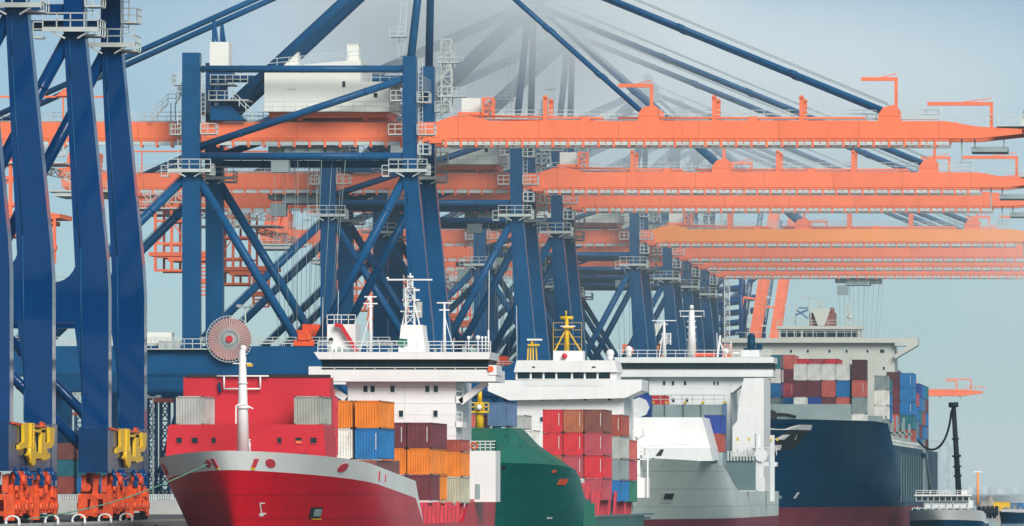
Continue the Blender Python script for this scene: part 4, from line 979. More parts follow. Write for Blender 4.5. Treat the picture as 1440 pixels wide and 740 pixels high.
MB().box(px(749,Yw),px(753,Yw),Yw-.46,Yw-.41,pz(517.5,Yw),pz(515.5,Yw)).box(px(833,Yw),px(838,Yw),Yw-.46,Yw-.41,pz(517.5,Yw),pz(515.5,Yw)).build('floodlight', M['dark'], w2)
mb = MB(); pbox(mb,778,820,493.5,507,Yw+2,2.5); bs = mb.build('radar_mast_base', M['white'], h2)
mm = MB().tube(P(797,494,Yw+2.5),P(797,446,Yw+2.5),.38,.2).beam(P(780,494,Yw+2.5),P(795,465,Yw+2.5),.18).beam(P(817,494,Yw+2.5),P(799,465,Yw+2.5),.18).tube(P(788,447,Yw+2.5),P(806,447,Yw+2.5),.22).box(px(790,Yw),px(804,Yw),Yw+1.8,Yw+3.2,pz(461,Yw),pz(459,Yw))
for y in (454,464,474,484): mm.beam(P(778,y,Yw+2.5),P(818,y,Yw+2.5),.05)
mm.tube(P(796,437,Yw+2.5),P(796,446,Yw+2.5),.1).beam(P(778,454,Yw+2.5),P(778,494,Yw+2.5),.05).beam(P(818,454,Yw+2.5),P(818,494,Yw+2.5),.05)
mm.build('radar_mast', M['yellow'], bs)
MB().box(px(786,Yw),px(806,Yw),Yw+2,Yw+2.8,pz(459,Yw),pz(457.5,Yw)).build('radar_scanner', M['white'], bs)
MB().sphere(P(794,501,Yw+1.5),.38).build('bell', M['redhouse'], bs)
mm = MB()
for dx in (-6,-2,2,7): mm.beam(P(748+dx*.8,484,Yw+2),P(748+dx,507,Yw+2),.16)
mm.box(px(740,Yw),px(756,Yw),Yw+1.5,Yw+2.6,pz(486,Yw),pz(483.5,Yw)).tube(P(748,484,Yw+2),P(748,479,Yw+2),.2)
tp = mm.build('radar_tripod', M['yellow'], h2)
MB().box(px(739,Yw),px(760,Yw),Yw+1.6,Yw+2.2,pz(478.5,Yw),pz(476,Yw)).build('radar_scanner', M['white'], tp)
MB().sphere(P(858,497,Yw+3),.55).tube(P(858,499,Yw+3),P(858,507,Yw+3),.42).build('satellite_dome', M['white'], h2)
MB().tube(P(727,507,Yw+3),P(726.5,430,Yw+3),.05,.03,n=6).build('whip_antenna', M['white'], h2)
# white gear near the stern rail
Y = 722.0
gg = MB(); pbox(gg,893,905,630,640,Y,3); pbox(gg,893,900,640,700,Y,3); pbox(gg,893,911,645,647,Y,4); gg.rail([P(893,640,Y),P(911,640,Y)],1.0,.1,.8).beam(P(911,640,Y),P(911,700,Y),.2); pbox(gg,893,912,672,700,Y+.5,2)
g_ = gg.build('boat_platform', M['white'], s2)
MB().prism([(px(889,Y),pz(606,Y)),(px(902,Y),pz(603,Y)),(px(905,Y),pz(612,Y)),(px(897,Y),pz(617,Y))],Y,Y+1.5).beam(P(895,614,Y+.6),P(897,634,Y+.6),.4).build('rescue_davit', M['white'], s2)
MB().tube(P(896,664,Y-.3),P(896,664,Y-.1),.42,n=16).build('searchlight', M['white'], g_)
# containers on the green ship
G2 = 'containers on the green ship'
Yb = 670.0; tz = zz(pz(575.7,Yb),(2.82,2.82,2.82,2.7))
stack(px(791.2,Yb),Yb,tz[:3],9.12,['bright red','bright red','rust orange'],'in the left column of the green ship\'s front stack',G2,(0,1))
stack(px(820.4,Yb),Yb,tz[:3],9.12,['rust orange','bright red','dusky red'],'in the middle column of the green ship\'s front stack',G2,(0,1,2))
stack(px(849.8,Yb),Yb,tz,9.12,['brown','dusky red','bright red','dusky red'],'in the right column of the green ship\'s front stack',G2,(0,1,2))
Yb = 689.5; tz = zz(pz(583,Yb),(2.75,2.82,2.7,2.7))
stack(px(874.6,Yb),Yb,tz,9.12,['brick red','pale grey','grey','blue'],'of the green ship\'s second stack from the bow',G2,(0,))
Yb = 701.5; tz = zz(pz(618.5,Yb),(2.6,2.65,2.75))
stack(px(886.3,Yb),Yb,tz,9.12,['salmon','dusky red','green'],'of the green ship\'s aft stack by white stern gear',G2)
Yb = 655.0
container(px(714.3,Yb),Yb,pz(599.5,Yb),2.85,9.12,'slate blue','slate blue container standing behind the green whaleback, beside the yellow foremast',G2)
container(px(676,Yb),Yb,pz(600.5,Yb),1.5,9.12,'salmon','low salmon container behind the yellow foremast base',G2)
container(px(739.5,Yb+10.5),Yb+10.5,pz(604,Yb+10.5),1.75,6.06,'pale grey','small pale grey container right of the slate blue one, upper',G2)
container(px(752,Yb),Yb,pz(632,Yb),2.3,6.06,'white','white container below the small pale grey one, above the green hull',G2)

# ---- grey ship
S3X, S3Y = -75.6, 727.0
s3 = thing('grey_container_ship', (S3X, S3Y, WZ), 'pale grey ship with blank white whaleback and long white bridge, third along the quay', 'container ship', 'container ships moored along the quay')
sh3 = lin([(0,7.4),(14,7.0),(30,6.0),(42,4.2),(52,2.9),(130,2.9),(131,2.9)])
boot3 = lambda y: -.9
_, hb3 = hull('hull', s3, S3X, S3Y, 152, 27.4, sh3, [M['boot'],M['grey'],M['grey'],M['greydeck']], rake=7, Ld=26, Lw=60, qd=.55, qw=1.15,
     bands=[(boot3,0,2),(None,1,10)], Ymid=60)
wv = MB()
Yn = 736.0
prof = [(2.0,8.5,.3),(9.0,8.95,.6),(9.5,13.0,.55),(26,13.3,.5),(27,8.6,.5)]
poly = [(px(870,745),7.2),(px(1001,745),7.2),(px(999,745),pz(630,745)),(px(987,745),pz(587,745)),(px(800,745),pz(587,745)),(px(775,745),7.2)]
wv.prism(poly,745,757); wbk = wv.build('whaleback', M['white'], s3)
pn = MB().prism([(px(880,745),pz(628,745)),(px(984,745),pz(624,745)),(px(979,745),pz(590,745)),(px(880,745),pz(590,745))],744.93,744.99)
pn.build('front_plate', M['white'], wbk)
lw = MB().prism([(px(780,742),7.0),(px(1003,742),7.0),(px(999,742),pz(630,742)),(px(790,742),pz(630,742))],741,744.9)
lwo = lw.build('forecastle_wall', M['white2'], s3)
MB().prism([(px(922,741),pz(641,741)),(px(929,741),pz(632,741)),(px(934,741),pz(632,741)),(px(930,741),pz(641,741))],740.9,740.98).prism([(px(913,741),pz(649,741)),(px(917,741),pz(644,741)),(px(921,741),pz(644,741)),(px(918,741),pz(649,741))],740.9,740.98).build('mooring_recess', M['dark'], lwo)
decal2(hb3,S3X,S3Y,sh3,7.0,2.0,1,.72,.7,M['cream'],'anchor_pocket',s3,False,.45)
decal2(hb3,S3X,S3Y,sh3,7.15,2.2,1,.5,.4,M['dark'],'anchor_recess',s3,False,.45,off=.1)
decal(hb3,S3X,S3Y,sh3,50,-.4,1,9,.06,M['mark'],'hull_line',s3)
MB().box(S3X-13.4,S3X+13.2,785,872,1.7,2.2).build('cargo_deck', M['greydeck'], s3)
# grey lashing bridge, reels
Y = 800.0
gb = MB(); pbox(gb,912,1020,569,590,Y,2.5)
for x in (914,937,963,988,1019): pbox(gb,x-1.6,x+1.6,566,640,Y-.4,.38)
lb = gb.build('lashing_bridge', M['greydeck'], s3)
MB().rail([P(914,568,Y),P(1019,568,Y)],1.3,.1,1.5).build('railing', M['steel'], lb)
yt = MB()
for x in (918,937,963,988,1019): pbox(yt,x-2,x+2,564.5,567.5,Y-.5,.8)
yt.build('twist_lock_box', M['yellow'], lb)
pl3 = MB()
for x in (1019,): pbox(pl3,x-2.5,x+2.2,568,650,Y-12,1.2)
pl3.build('cell_guide', CM['slate blue'], s3)
Y = 790.0
for x_, r_ in ((899,1.7),):
    MB().tube(P(x_,573,Y-1.1),P(x_,573,Y-.98),1.45,n=8).build('hose_reel_drum', M['white2'], s3)
    MB().tube(P(882,573,Y+.8),P(916,573,Y+.8),1.75,n=20).build('hose_reel', CM['deep blue'], s3)
rk = MB().path([P(872,618,Y),P(872,565,Y),P(876,561,Y),P(880,561,Y)],.6,10); rk.rail([P(878,565,Y-.3),P(896,565,Y-.3)],.01,.1); rk.beam(P(880,561,Y-.3),P(880,588,Y-.3),.12).beam(P(894,561,Y-.3),P(894,588,Y-.3),.12).beam(P(878,562,Y-.3),P(896,562,Y-.3),.12).beam(P(878,574,Y-.3),P(896,574,Y-.3),.12); pbox(rk,890,899,578,588,Y-1.5,1)
rk.build('reel_frame', M['white'], s3)
container(px(936,815),815,pz(574,815),1.9,6.06,'bright red','small red container behind the grey lashing bridge, below the long white bridge','containers on the grey ship')
# bridge
Y = 862.0
hm = MB(); pbox(hm,913,1027,528,640,Y,14); h3 = hm.build('superstructure', M['white2'], s3)
windows(h3, Y, [(934,539,3.6,5.5),(946.5,539,3.6,5.5),(963.5,539,3.6,5.5),(1004.5,539,2.6,5),(1009.5,539,2.6,5),(947,563,3.6,5.5),(966,563,3.6,5.5)])
sm_ = MB()
for y in (530,546,556,566): sm_.box(px(913,Y),px(1027,Y),Y-.03,Y-.003,pz(y,Y)-.03,pz(y,Y)+.03)
sm_.build('plate_seam', M['white2'], h3)
Yf = Y-1.4
mb = MB(); pbox(mb,866,1087,520.5,530,Yf,8); bd3 = mb.build('bridge_deck', M['white2'], h3)
MB().rail([P(866,520.5,Yf),P(1087,520.5,Yf)],.1,.05,3,1).build('railing', M['white2'], bd3)
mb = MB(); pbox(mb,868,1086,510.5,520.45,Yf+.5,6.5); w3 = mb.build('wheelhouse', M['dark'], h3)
for i in range(22):
    a = 868.6+i*9.87; MB().box(px(a+.4,Yf),px(a+9.3,Yf),Yf+.42,Yf+.47,pz(519.5,Yf),pz(511.5,Yf)).build('window', M['glass'], w3)
mb = MB(); pbox(mb,864.5,1088,502.5,510.4,Yf,8); r3 = mb.build('wheelhouse_roof', M['white2'], h3)
MB().rail([P(870,502.4,Yf),P(1084,502.4,Yf)],1.1,.08,1.5,2).rail([P(870,502.4,Yf+7),P(1084,502.4,Yf+7)],1.1,.08,1.5,2).build('railing', M['white'], r3)
mb = MB().prism([(px(1026.6,Y),pz(530.1,Y)),(px(1058,Y),pz(530.1,Y)),(px(1030,Y),pz(552,Y)),(px(1026.6,Y),pz(553,Y))],Y,Y+5); mb.build('wing_bracket', M['white2'], h3)
mb = MB().prism([(px(866,Y),pz(530.1,Y)),(px(913,Y),pz(530.1,Y)),(px(913,Y),pz(553,Y)),(px(909,Y),pz(552,Y))],Y+.5,Y+5); mb.build('wing_bracket', M['white2'], h3)
# white side tower with curved forward edge
Y = 845.0
tw = [(px(1074,Y),1.8),(px(1074,Y),pz(532,Y)),(px(1046,Y),pz(532,Y))]
for k in range(9):
    t_ = k/8; tw.append((px(1046-9*math.sin(t_*math.pi/2),Y), pz(532+60*t_,Y)))
tw += [(px(1030,Y),pz(600,Y)),(px(1030,Y),1.8)]
MB().prism(tw,Y,Y+14).build('side_casing', M['white'], s3)
Y = 862.5
mm = MB(); mast(mm,934,452,502,Y,.35,((451,1.9),(456,.6),(470,.5))); mm.beam(P(927,502,Y),P(933,465,Y),.16).lattice(P(940,485,Y),P(940,469,Y),.7,.5,.09); mm.build('signal_mast', M['white'], h3)
mm = MB().tube(P(973,502,Y),P(972.5,436,Y),.75,.4,n=12)
for y, h_ in ((437.5,1.95),(445,1.6),(452,.7),(460,.8),(469,.7),(478,.8),(487,.6)): mm.beam(P(972.5-h_*8.9,y,Y),P(972.5+h_*8.9,y,Y),.14)
mm.sphere(P(972.5,432,Y),.35).beam(P(957,437,Y),P(957,446,Y),.08).beam(P(990,437,Y),P(990,446,Y),.08); mm.build('radar_mast', M['white'], h3)
mm = MB(); pbox(mm,1042,1068,493,502,Y+2,2); mm.build('funnel_casing', M['white2'], h3)
mm = MB().tube(P(1056.5,493,Y+2.5),P(1056.5,474,Y+2.5),.62,n=16).sphere(P(1056.5,474,Y+2.5),.62).box(px(1044,Y),px(1070,Y),Y+2.2,Y+3.4,pz(493,Y),pz(489,Y)).box(px(1062,Y),px(1070,Y),Y+2.4,Y+3.2,pz(489,Y),pz(483,Y)); mm.build('funnel', M['navy'], h3)
MB().box(px(974,Y),px(1006,Y),Y-.6,Y+.4,pz(501.5,Y),pz(496.5,Y)).build('life_raft', M['orangebuoy'], h3)
MB().sphere(P(884,492,Y),.62).tube(P(884,494,Y),P(884,502,Y),.45).sphere(P(1021,494,Y),.45).tube(P(1028,480,Y),P(1028,502,Y),.08).box(px(1030,Y),px(1040,Y),Y,Y+.5,pz(498,Y),pz(495,Y)).build('satellite_dome', M['white'], h3)
MB().beam(P(1009,502,Y),P(1013,472,Y),.3).beam(P(1022,502,Y),P(1012,480,Y),.2).tube(P(1009,502,Y),P(1008,468,Y),.06).build('antenna_post', M['white'], h3)
# side details to the right of the whaleback
Y = 795.0
mb = MB(); pbox(mb,1022,1062,642,690,Y,1.0); gw = mb.build('side_wall', M['teal'], s3)
rn = random.Random(9); mb = MB()
for i in range(9): mb.beam(P(1024+i*4.4,648,Y-.3),P(1024+i*4.4,636-rn.uniform(0,5),Y-.3),.25)
mb.build('wall_post', M['steel'], gw)
Y = 830.0
mb = MB(); pbox(mb,1063,1066,618,700,Y,.6); pbox(mb,1083,1089,612,705,Y,.8); mb.tube(P(1066,650,Y+.5),P(1066,610,Y+.5),.5); pbox(mb,1056,1092,650,656,Y+.2,3); pbox(mb,1062,1076,672,690,Y-.2,.5); pbox(mb,1050,1060,630,650,Y+1,2)
mb.rail([P(1045,640,Y),P(1092,640,Y)],1.1,.1,1.3).tube(P(1070,640,Y-.3),P(1070,640,Y+1.2),1.0,n=16)
mb.build('deck_gear', M['white2'], s3)
mb = MB()
for x in (1037,1053,1084,1093): pbox(mb,x-1.3,x+1.3,613+ (x%5),620,Y-.4,.5)
mb.build('twist_lock_box', M['yellow'], s3)
G3 = 'containers on the grey ship'
Yb = 757.5
container(px(1015.5,Yb),Yb,pz(610,Yb),2.6,6.06,'deep blue','deep blue container beside the slanted edge of the white whaleback',G3)
container(px(1015.5,Yb),Yb,pz(636,Yb),2.6,6.06,'brick red','brick red container directly under the deep blue one, grey ship',G3)
MB().box(px(985,757),px(1016,757),757.4,764,3.6,pz(636.2,757.5)).build('hatch_coaming', M['greydeck'], s3)

# ---- navy ship
S4X, S4Y = -68.0, 884.0
s4 = thing('navy_container_ship', (S4X, S4Y, WZ), 'large navy hulled ship with red boot topping and high container stacks, farthest ship', 'container ship', 'container ships moored along the quay')
sh4 = lin([(0,14.6),(30,14.6),(40,14.3),(47,10.8),(250,10.8)])
_, hb4 = hull('hull', s4, S4X, S4Y, 250, 40.4, sh4, [M['boot'],M['navy'],M['navy'],M['greydeck']], rake=14, Ld=46, Lw=95, qd=.68, qw=1.1,
     bands=[(lambda y: .2,0,4),(None,1,12)], Ymid=110)
tag(_, None)
Y = 930.0
mb = MB(); pbox(mb,1000,1197,568.5,590,Y,1.0); bw = mb.build('breakwater', M['greydeck'], s4)
mb = MB()
for x in (1165,1175,1186): mb.beam(P(x,594,Y-1),P(x-4,604,Y-3),.3)
mb.build('breakwater_stay', M['greydeck'], bw)
mb = MB()
for i in range(16): mb.tube(P(1086+i*2.1,583-2*math.sin(i*.2)+ (i*.2),Y-.4),P(1087.6+i*2.1,583.5-2*math.sin(i*.2)+i*.2,Y-.3),.22,n=6)
mb.tube(P(1085,585,Y-.6),P(1085,585,Y-.1),1.0,n=16); mb.build('anchor_chain', M['dark'], s4)
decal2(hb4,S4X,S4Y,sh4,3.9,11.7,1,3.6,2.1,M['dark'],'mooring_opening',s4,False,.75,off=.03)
for la, z_, hx_ in ((4.6,13.3,4.2),(3.5,11.7,2.9),(2.4,10.0,1.6)):
    decal2(hb4,S4X,S4Y,sh4,la,z_,1,hx_,.42,M['mark'],'hull_stripe',s4,False,.35,off=.1)
for la, z_ in ((5.6,2.2),(11.5,2.0)): decal2(hb4,S4X,S4Y,sh4,la,z_,1,.14,.5,M['mark'],'bow_mark',s4,False,.7)
MB().rail([(S4X+19.8,937,10.8),(S4X+19.9,1060,10.8)],1.2,.1,2.2,2).build('railing', M['steel'], s4)
MB().box(S4X-19,S4X+19.6,938,1120,9.9,10.3).build('cargo_deck', M['greydeck'], s4)
for i in range(9): MB().box(S4X+20.22,S4X+20.34,960+i*9,962+i*9,1.0,9.5).build('rubbing_strip', M['teal'], s4)
mb = MB().box(S4X+20.2,S4X+20.7,1044,1056,2.5,10.2).beam((S4X+20.6,1042,10.5),(S4X+20.9,1062,2.0),.7); mb.build('gangway', M['greydeck'], s4)
Y = 985.0
for k in range(3):
    mb = MB(); Yk = 981.5+k*24
    for i in range(6): mb.box(S4X+14.2+i*1.02,S4X+14.6+i*1.02,Yk,Yk+1.2,10.3,16.4-(i%2)*1.2)
    mb.box(S4X+14,S4X+20,Yk,Yk+1.2,13.2,13.5); mb.build('lashing_bridge', M['greydeck'], s4)
mb = MB(); pbox(mb,1219,1240,585,612,975,3.5); mb.box(px(1196,960),px(1222,960),960,965,10.3,pz(605.2,966)); mb.build('hatch_coaming', M['greydeck'], s4)
MB().box(S4X+18.9,S4X+19.3,936,1062,10.32,12.5).build('deck_coaming', M['cream'], s4)
# bridge
Y = 1065.0
mb = MB(); pbox(mb,1030,1258,482,640,Y,13); h4 = mb.build('superstructure', M['cream'], s4)
windows(h4, Y, [(1112.5,494,3,4.5),(1136,494,3,4.5),(1166.5,494,3.2,4.6),(1190.5,494,3.2,4.6),(1220,494,3,4.5),(1240.5,494,6.5,5),(1243,518,3,4.5)])
Yf = Y-1.5
mb = MB(); pbox(mb,1015,1262,475.5,482,Yf,7); bd = mb.build('bridge_deck', M['cream'], h4)
wg = MB().prism([(px(1258,Yf),pz(475.5,Yf)),(px(1291,Yf),pz(474,Yf)),(px(1291,Yf),pz(485.5,Yf)),(px(1258,Yf),pz(505,Yf)),(px(1258,Yf),pz(499,Yf)),(px(1276,Yf),pz(486.5,Yf)),(px(1258,Yf),pz(486.5,Yf))],Yf+.05,Yf+5)
wg.build('bridge_wing', M['cream'], h4)
mb = MB(); pbox(mb,1095,1209,463,475.4,Yf+.6,6); wh = mb.build('wheelhouse', M['cream'], h4)
for a, c in ((1098,1105),(1107,1116),(1118,1126),(1129,1142.5),(1144,1159),(1160.5,1175),(1177,1187),(1188,1196.5),(1198,1206)):
    MB().box(px(a,Yf),px(c,Yf),Yf+.53,Yf+.58,pz(474,Yf),pz(465.5,Yf)).build('window', M['glass'], wh)
mb = MB(); pbox(mb,1092,1213,458.5,462.9,Yf+.2,7); rr4 = mb.build('wheelhouse_roof', M['cream'], h4)
MB().rail([P(1093,458.4,Yf+.4),P(1213,458.4,Yf+.4)],1.1,.09,1.6,2).rail([P(1035,475.4,Yf),P(1290,475.4,Yf)],1.1,.08,2,1).build('railing', M['steel'], rr4)
mb = MB(); pbox(mb,1138,1150,440,458.4,Y+1.5,3); pbox(mb,1158,1175,440,458.4,Y+1.5,3); mb.tube(P(1170,441,Y+2.5),P(1170,433,Y+2.5),.5); mb.build('funnel', M['rust'], h4)
mb = MB().prism([(px(1150,Y),pz(458,Y)),(px(1159,Y),pz(458,Y)),(px(1168,Y),pz(434,Y)),(px(1141,Y),pz(434,Y))],Y+.5,Y+1.4).lattice(P(1154,434,Y+1),P(1154,424,Y+1),.8,.8,.1)
mb.tube(P(1140,458,Y+.5),P(1140,418,Y+.5),.14).box(px(1128,Y),px(1152,Y),Y+.3,Y+.8,pz(419,Y),pz(417.6,Y)).tube(P(1119,458,Y+1),P(1119,428,Y+1),.1)
mb.build('radar_mast', M['cream'], h4)
MB().sphere(P(1195,446,Y+1),.5).lattice(P(1193,458,Y+1),P(1193,424,Y+1),.6,.6,.08).build('antenna_mast', M['cream'], h4)
MB().beam(P(1119,443,Y+1),P(1136,436,Y+1),.4).beam(P(1120,436,Y+1),P(1136,448,Y+1),.3).box(px(1122,Y),px(1136,Y),Y+.8,Y+1.4,pz(434,Y),pz(432,Y)).build('deck_crane', CM['slate blue'], h4)
# containers of the navy ship
G4 = 'containers on the navy ship'
Yb = 966.0; top = pz(511.7,Yb); H = 2.93
fr = 'of the navy ship\'s front bay'
names = ['first column','second column','third column','fourth column']
colsA = [['white','maroon','white'],['white','maroon','deep blue'],['white','salmon','maroon'],['white','blue','salmon']]
for k, x in enumerate((1135.6,1155.4,1175.2,1195.4)):
    stack(px(x,Yb),Yb,zz(top,(H,H,H)),12.19,colsA[k],'in the %s of white-topped boxes, navy ship' % names[k],G4)
stack(px(1217.5,Yb-.6),Yb-.6,zz(pz(504.6,Yb)-.15,(3.65,2.95,2.93,2.93)),6.06,['dark maroon','salmon','grey','white'],'in the tall column right of white-topped boxes',G4,(1,))
Yb = 980.0; top = pz(504.5,Yb)
for k, x in enumerate((1135.5,1155,1175)):
    stack(px(x+4,Yb),Yb,zz(top,(2.9,2.9)),12.19,[['bright red','maroon'],['dusky red','blue'],['bright red','salmon']][k],'of the row behind white tops, %s' % ('left','middle','right')[k],G4)
Yb = 1000.0; top = pz(499,Yb)
stack(px(1117,Yb),Yb,zz(top,(2.6,2.6,2.6,2.6)),12.19,['salmon','maroon','dusky red','blue'],'of the column left of the white-topped boxes',G4,(2,))
stack(px(1101.5,Yb),Yb,zz(top,(2.6,2.6,2.6,2.6)),12.19,['teal','white','blue','grey'],'in the column beside the grey ship\'s bridge roof',G4)
stack(px(1084,Yb),Yb,zz(pz(533,Yb),(2.6,2.6)),12.19,['maroon','maroon'],'just right of the grey ship\'s white side casing',G4)
Yb = 990.0
stack(px(1248.5,Yb),Yb,zz(pz(528,Yb),(2.6,2.8,2.6,2.6,2.6)),6.06,['grey','white','white','grey','grey'],'of the right side\'s first pale column, navy ship',G4)
stack(px(1252.5,Yb+8),Yb+8,zz(pz(531,Yb),(2.6,2.6,2.6,2.6)),6.06,['teal','blue','blue','slate blue'],'of the column hidden behind the pale one, navy ship',G4)
Yb = 1016.0
stack(px(1265,Yb),Yb,zz(pz(523,Yb),(2.62,)*5),6.06,['dark maroon','maroon','maroon','salmon','dusky red'],'of the maroon column beside the tall blue column',G4)
stack(px(1284,Yb),Yb,zz(pz(524.5,Yb),(2.62,)*5),12.19,['blue','blue','blue','teal','brick red'],'of the tall blue column at the ship\'s outer side',G4,(0,2))
for k, (Yb, cl) in enumerate(((1046.0,['deep blue','blue','teal','maroon','blue']),(1059.5,['blue','slate blue','brick red','blue','grey']),(1073.0,['teal','maroon','blue','slate blue','maroon']))):
    stack(S4X+19.5,Yb,[(10.4+2.62*(4-j),2.62) for j in range(5)],12.19,cl,'in navy ship\'s outer stack %s from the hose' % ('third','second','first')[k],G4)
Yb = 1031.0
stack(px(1288.5,Yb),Yb,zz(pz(552,Yb),(2.6,2.6,2.6,2.6)),12.19,['dusky red','blue','slate blue','blue'],'of the last column before the outer side stacks',G4)

# ------------------------------------------------------------------ bunker barge and boats
S5X, S5Y = px(1328,930), 926.0
bb = thing('bunker_barge', (S5X, S5Y, WZ), 'low black bunker barge with white bulwarks and tall black boom beside the navy ship', 'barge')
shb = lin([(0,-.2),(10,-.5),(24,-1.0),(70,-1.3)])
hull('hull', bb, S5X, S5Y, 62, 12.6, shb, [M['navy'],M['white'],M['white'],M['greydeck']], rake=2.5, Ld=9, Lw=12, qd=.45, qw=.8, keel=-5.5,
     bands=[(lambda y: shb(y)-1.7,0,3),(None,1,2)], Ymid=16, deckdrop=.9)
Y = 936.0
mb = MB(); pbox(mb,1283,1372,722,729,Y,.6); mb.rail([P(1283,722,Y),P(1372,722,Y)],.9,.09,1.2); mb.build('breakwater', M['white'], bb)
mb = MB(); rn = random.Random(4)
for i in range(26):
    x = rn.uniform(1284,1372); mb.box(px(x,Y+2),px(x+rn.uniform(2,7),Y+2),Y+2+rn.uniform(0,6),Y+9,-2.2,pz(rn.uniform(714,722),Y+2))
for i in range(8): mb.tube(P(1290+i*10,722,Y+3),P(1290+i*10,712-(i%3)*3,Y+3),.16)
mb.build('deck_gear', M['greydeck'], bb)
mb = MB()
for i in range(9): MB().tube((px(1375+i*3,Y+6+i*4),Y+6+i*4,-.6-(i%2)*.4),(px(1375+i*3,Y+6+i*4)+.6,Y+6+i*4,-.6-(i%2)*.4),.9,n=14).build('tyre_fender', M['black'], bb)
Y = 955.0
mb = MB(); pbox(mb,1299,1368,704,716,Y,7); hs = mb.build('deckhouse', M['white'], bb)
mb = MB(); pbox(mb,1288,1363,698,705,Y-.6,6); wv_ = mb.build('wheelhouse', M['white2'], hs)
for a in range(9): MB().box(px(1289.5+a*8.2,Y),px(1296.5+a*8.2,Y),Y-.68,Y-.62,pz(704,Y),pz(698.8,Y)).build('window', M['glass'], wv_)
mb = MB(); pbox(mb,1286,1366,695.5,697.8,Y-.9,7); mb.rail([P(1288,695.4,Y),P(1366,695.4,Y)],.7,.08,1.2).tube(P(1330,695,Y),P(1330,688,Y),.08).tube(P(1308,695,Y),P(1308,690,Y),.1).box(px(1352,Y),px(1360,Y),Y,Y+1,pz(695.3,Y),pz(690,Y)); mb.build('wheelhouse_roof', M['white'], hs)
mb = MB(); pbox(mb,1284,1374,715,719,Y-4,9); mb.build('upper_deck', M['navy'], bb)
Yj = 958.0
mb = MB().tube(P(1349,706,Yj),P(1341,572,Yj),.56,.42,n=10)
for y, r_ in ((640,.82),(655,.75),(668,.75),(616,.66)): mb.tube(P(1341+8*(y-572)/134,y,Yj),P(1341+8*(y+2.5-572)/134,y+2.5,Yj),r_,n=10)
mb.tube(P(1341,573,Yj),P(1340.6,566,Yj),.9,n=10).beam(P(1334,570,Yj),P(1347,568,Yj),.22).beam(P(1336,566,Yj),P(1345,571,Yj),.22).beam(P(1341,643,Yj),P(1350,641,Yj),.5)
jb = mb.build('loading_boom', M['black'], bb)
pts = []
for k in range(25):
    t_ = k/24; a, b_, c, d_ = Vector((1338,578)),Vector((1332,640)),Vector((1306,642)),Vector((1291,619))
    v = a*(1-t_)**3+b_*3*t_*(1-t_)**2+c*3*t_**2*(1-t_)+d_*t_**3
    pts.append(P(v.x, v.y, Yj+t_*40))
MB().path(pts,.2,8).build('hose', M['black'], jb)

def small_boat(Y, x0, x1, ytop, lab, hullmat):
    X = px((x0+x1)/2,Y); W_ = px(x1,Y)-px(x0,Y)
    t = thing('workboat', (X, Y, WZ), lab, 'boat')
    poly = [(px(x0,Y),pz(ytop,Y)),(px(x0+2,Y),WZ-.4),(px(x1,Y),WZ-.4),(px(x1,Y),pz(ytop+2,Y)),(px((x0+x1)/2,Y),pz(ytop+2,Y))]
    mb = MB(); n_ = 9
    xs_ = [x0+(x1-x0)*i/n_ for i in range(n_+1)]
    vs_ = []; 
    for i, x in enumerate(xs_):
        t_ = i/n_; hw = 2.6*math.sin(min(1,t_*2.2)*math.pi/2)**.7; zt = pz(ytop+2.5*min(1,t_*2),Y)
        sx = px(x+ (1-t_)*3,Y)
        vs_ += [(px(x,Y),Y-hw,zt),(sx,Y-hw*.7,WZ-.4),(sx,Y+hw*.7,WZ-.4),(px(x,Y),Y+hw,zt)]
    fs_ = []
    for i in range(n_):
        a = i*4
        fs_ += [(a,a+1,a+5,a+4),(a+1,a+2,a+6,a+5),(a+2,a+3,a+7,a+6),(a+3,a,a+4,a+7)]
    a = n_*4; fs_.append((a,a+1,a+2,a+3))
    mb.add(vs_, fs_).build('hull', hullmat, t)
    mb = MB().rail([tuple(Vector(vs_[i*4])) for i in range(n_+1)],.7,.12,2.0,1); mb.build('railing', M['white'], t)
    return t
t = small_boat(1198, 1405, 1462, 719, 'black hulled workboat with white deck gear at the right edge', M['navy'])
Y = 1198
mb = MB(); pbox(mb,1408,1442,716.5,720,Y-2.75,.2); mb.build('bulwark', M['white'], t)
mb = MB(); pbox(mb,1440,1460,700,720,Y-1.5,3); mb.build('deckhouse', M['white'], t)
mb = MB()
for x in (1412,1418,1425,1433): pbox(mb,x,x+4,711+(x%3),718,Y-1,2)
mb.build('deck_gear', M['conc2'], t)
# floating/landside odds and ends on the right
def shed(Y, x0, x1, y0, y1, dep, mat, lab, name='cargo_box', cat='container'):
    mb = MB(); W_ = px(x1,Y)-px(x0,Y); pbox(mb,x0,x1,y0,y1,Y,dep)
    n_ = max(3,int(W_/.8)); 
    for i in range(n_): mb.box(px(x0,Y)+W_*(i+.2)/n_,px(x0,Y)+W_*(i+.6)/n_,Y-.12,Y-.003,pz(y1,Y)+.2,pz(y0,Y)-.2)
    o = mb.build(name, mat, None, (px((x0+x1)/2,Y),Y,pz(y1,Y))); tag(o, lab, cat); return o
tag(MB().box(px(1372,1400),60,1400,1640,WZ-.5,-2.2).build('pier', M['conc']), kind='structure')
def onpier(Y, x0, x1, y0, lab, mat, cat, name):
    mb = MB(); z1 = pz(y0,Y); X0, X1 = px(x0,Y), px(x1,Y)
    mb.box(X0,X1,Y,Y+3,-2.2,z1); n_ = max(4,int((X1-X0)/.7))
    for i in range(n_): mb.box(X0+(X1-X0)*(i+.2)/n_,X0+(X1-X0)*(i+.65)/n_,Y-.12,Y-.003,-2.0,z1-.2)
    mb.box(X0-.08,X1+.08,Y-.16,Y+3.1,z1,z1+.12)
    o = mb.build(name, mat, None, ((X0+X1)/2,Y,-2.2)); tag(o, lab, cat); return o
onpier(1410,1397,1420,706.5,'yellow site cabin on the pier behind the black workboat',M['yellow'],'cabin','site_cabin')
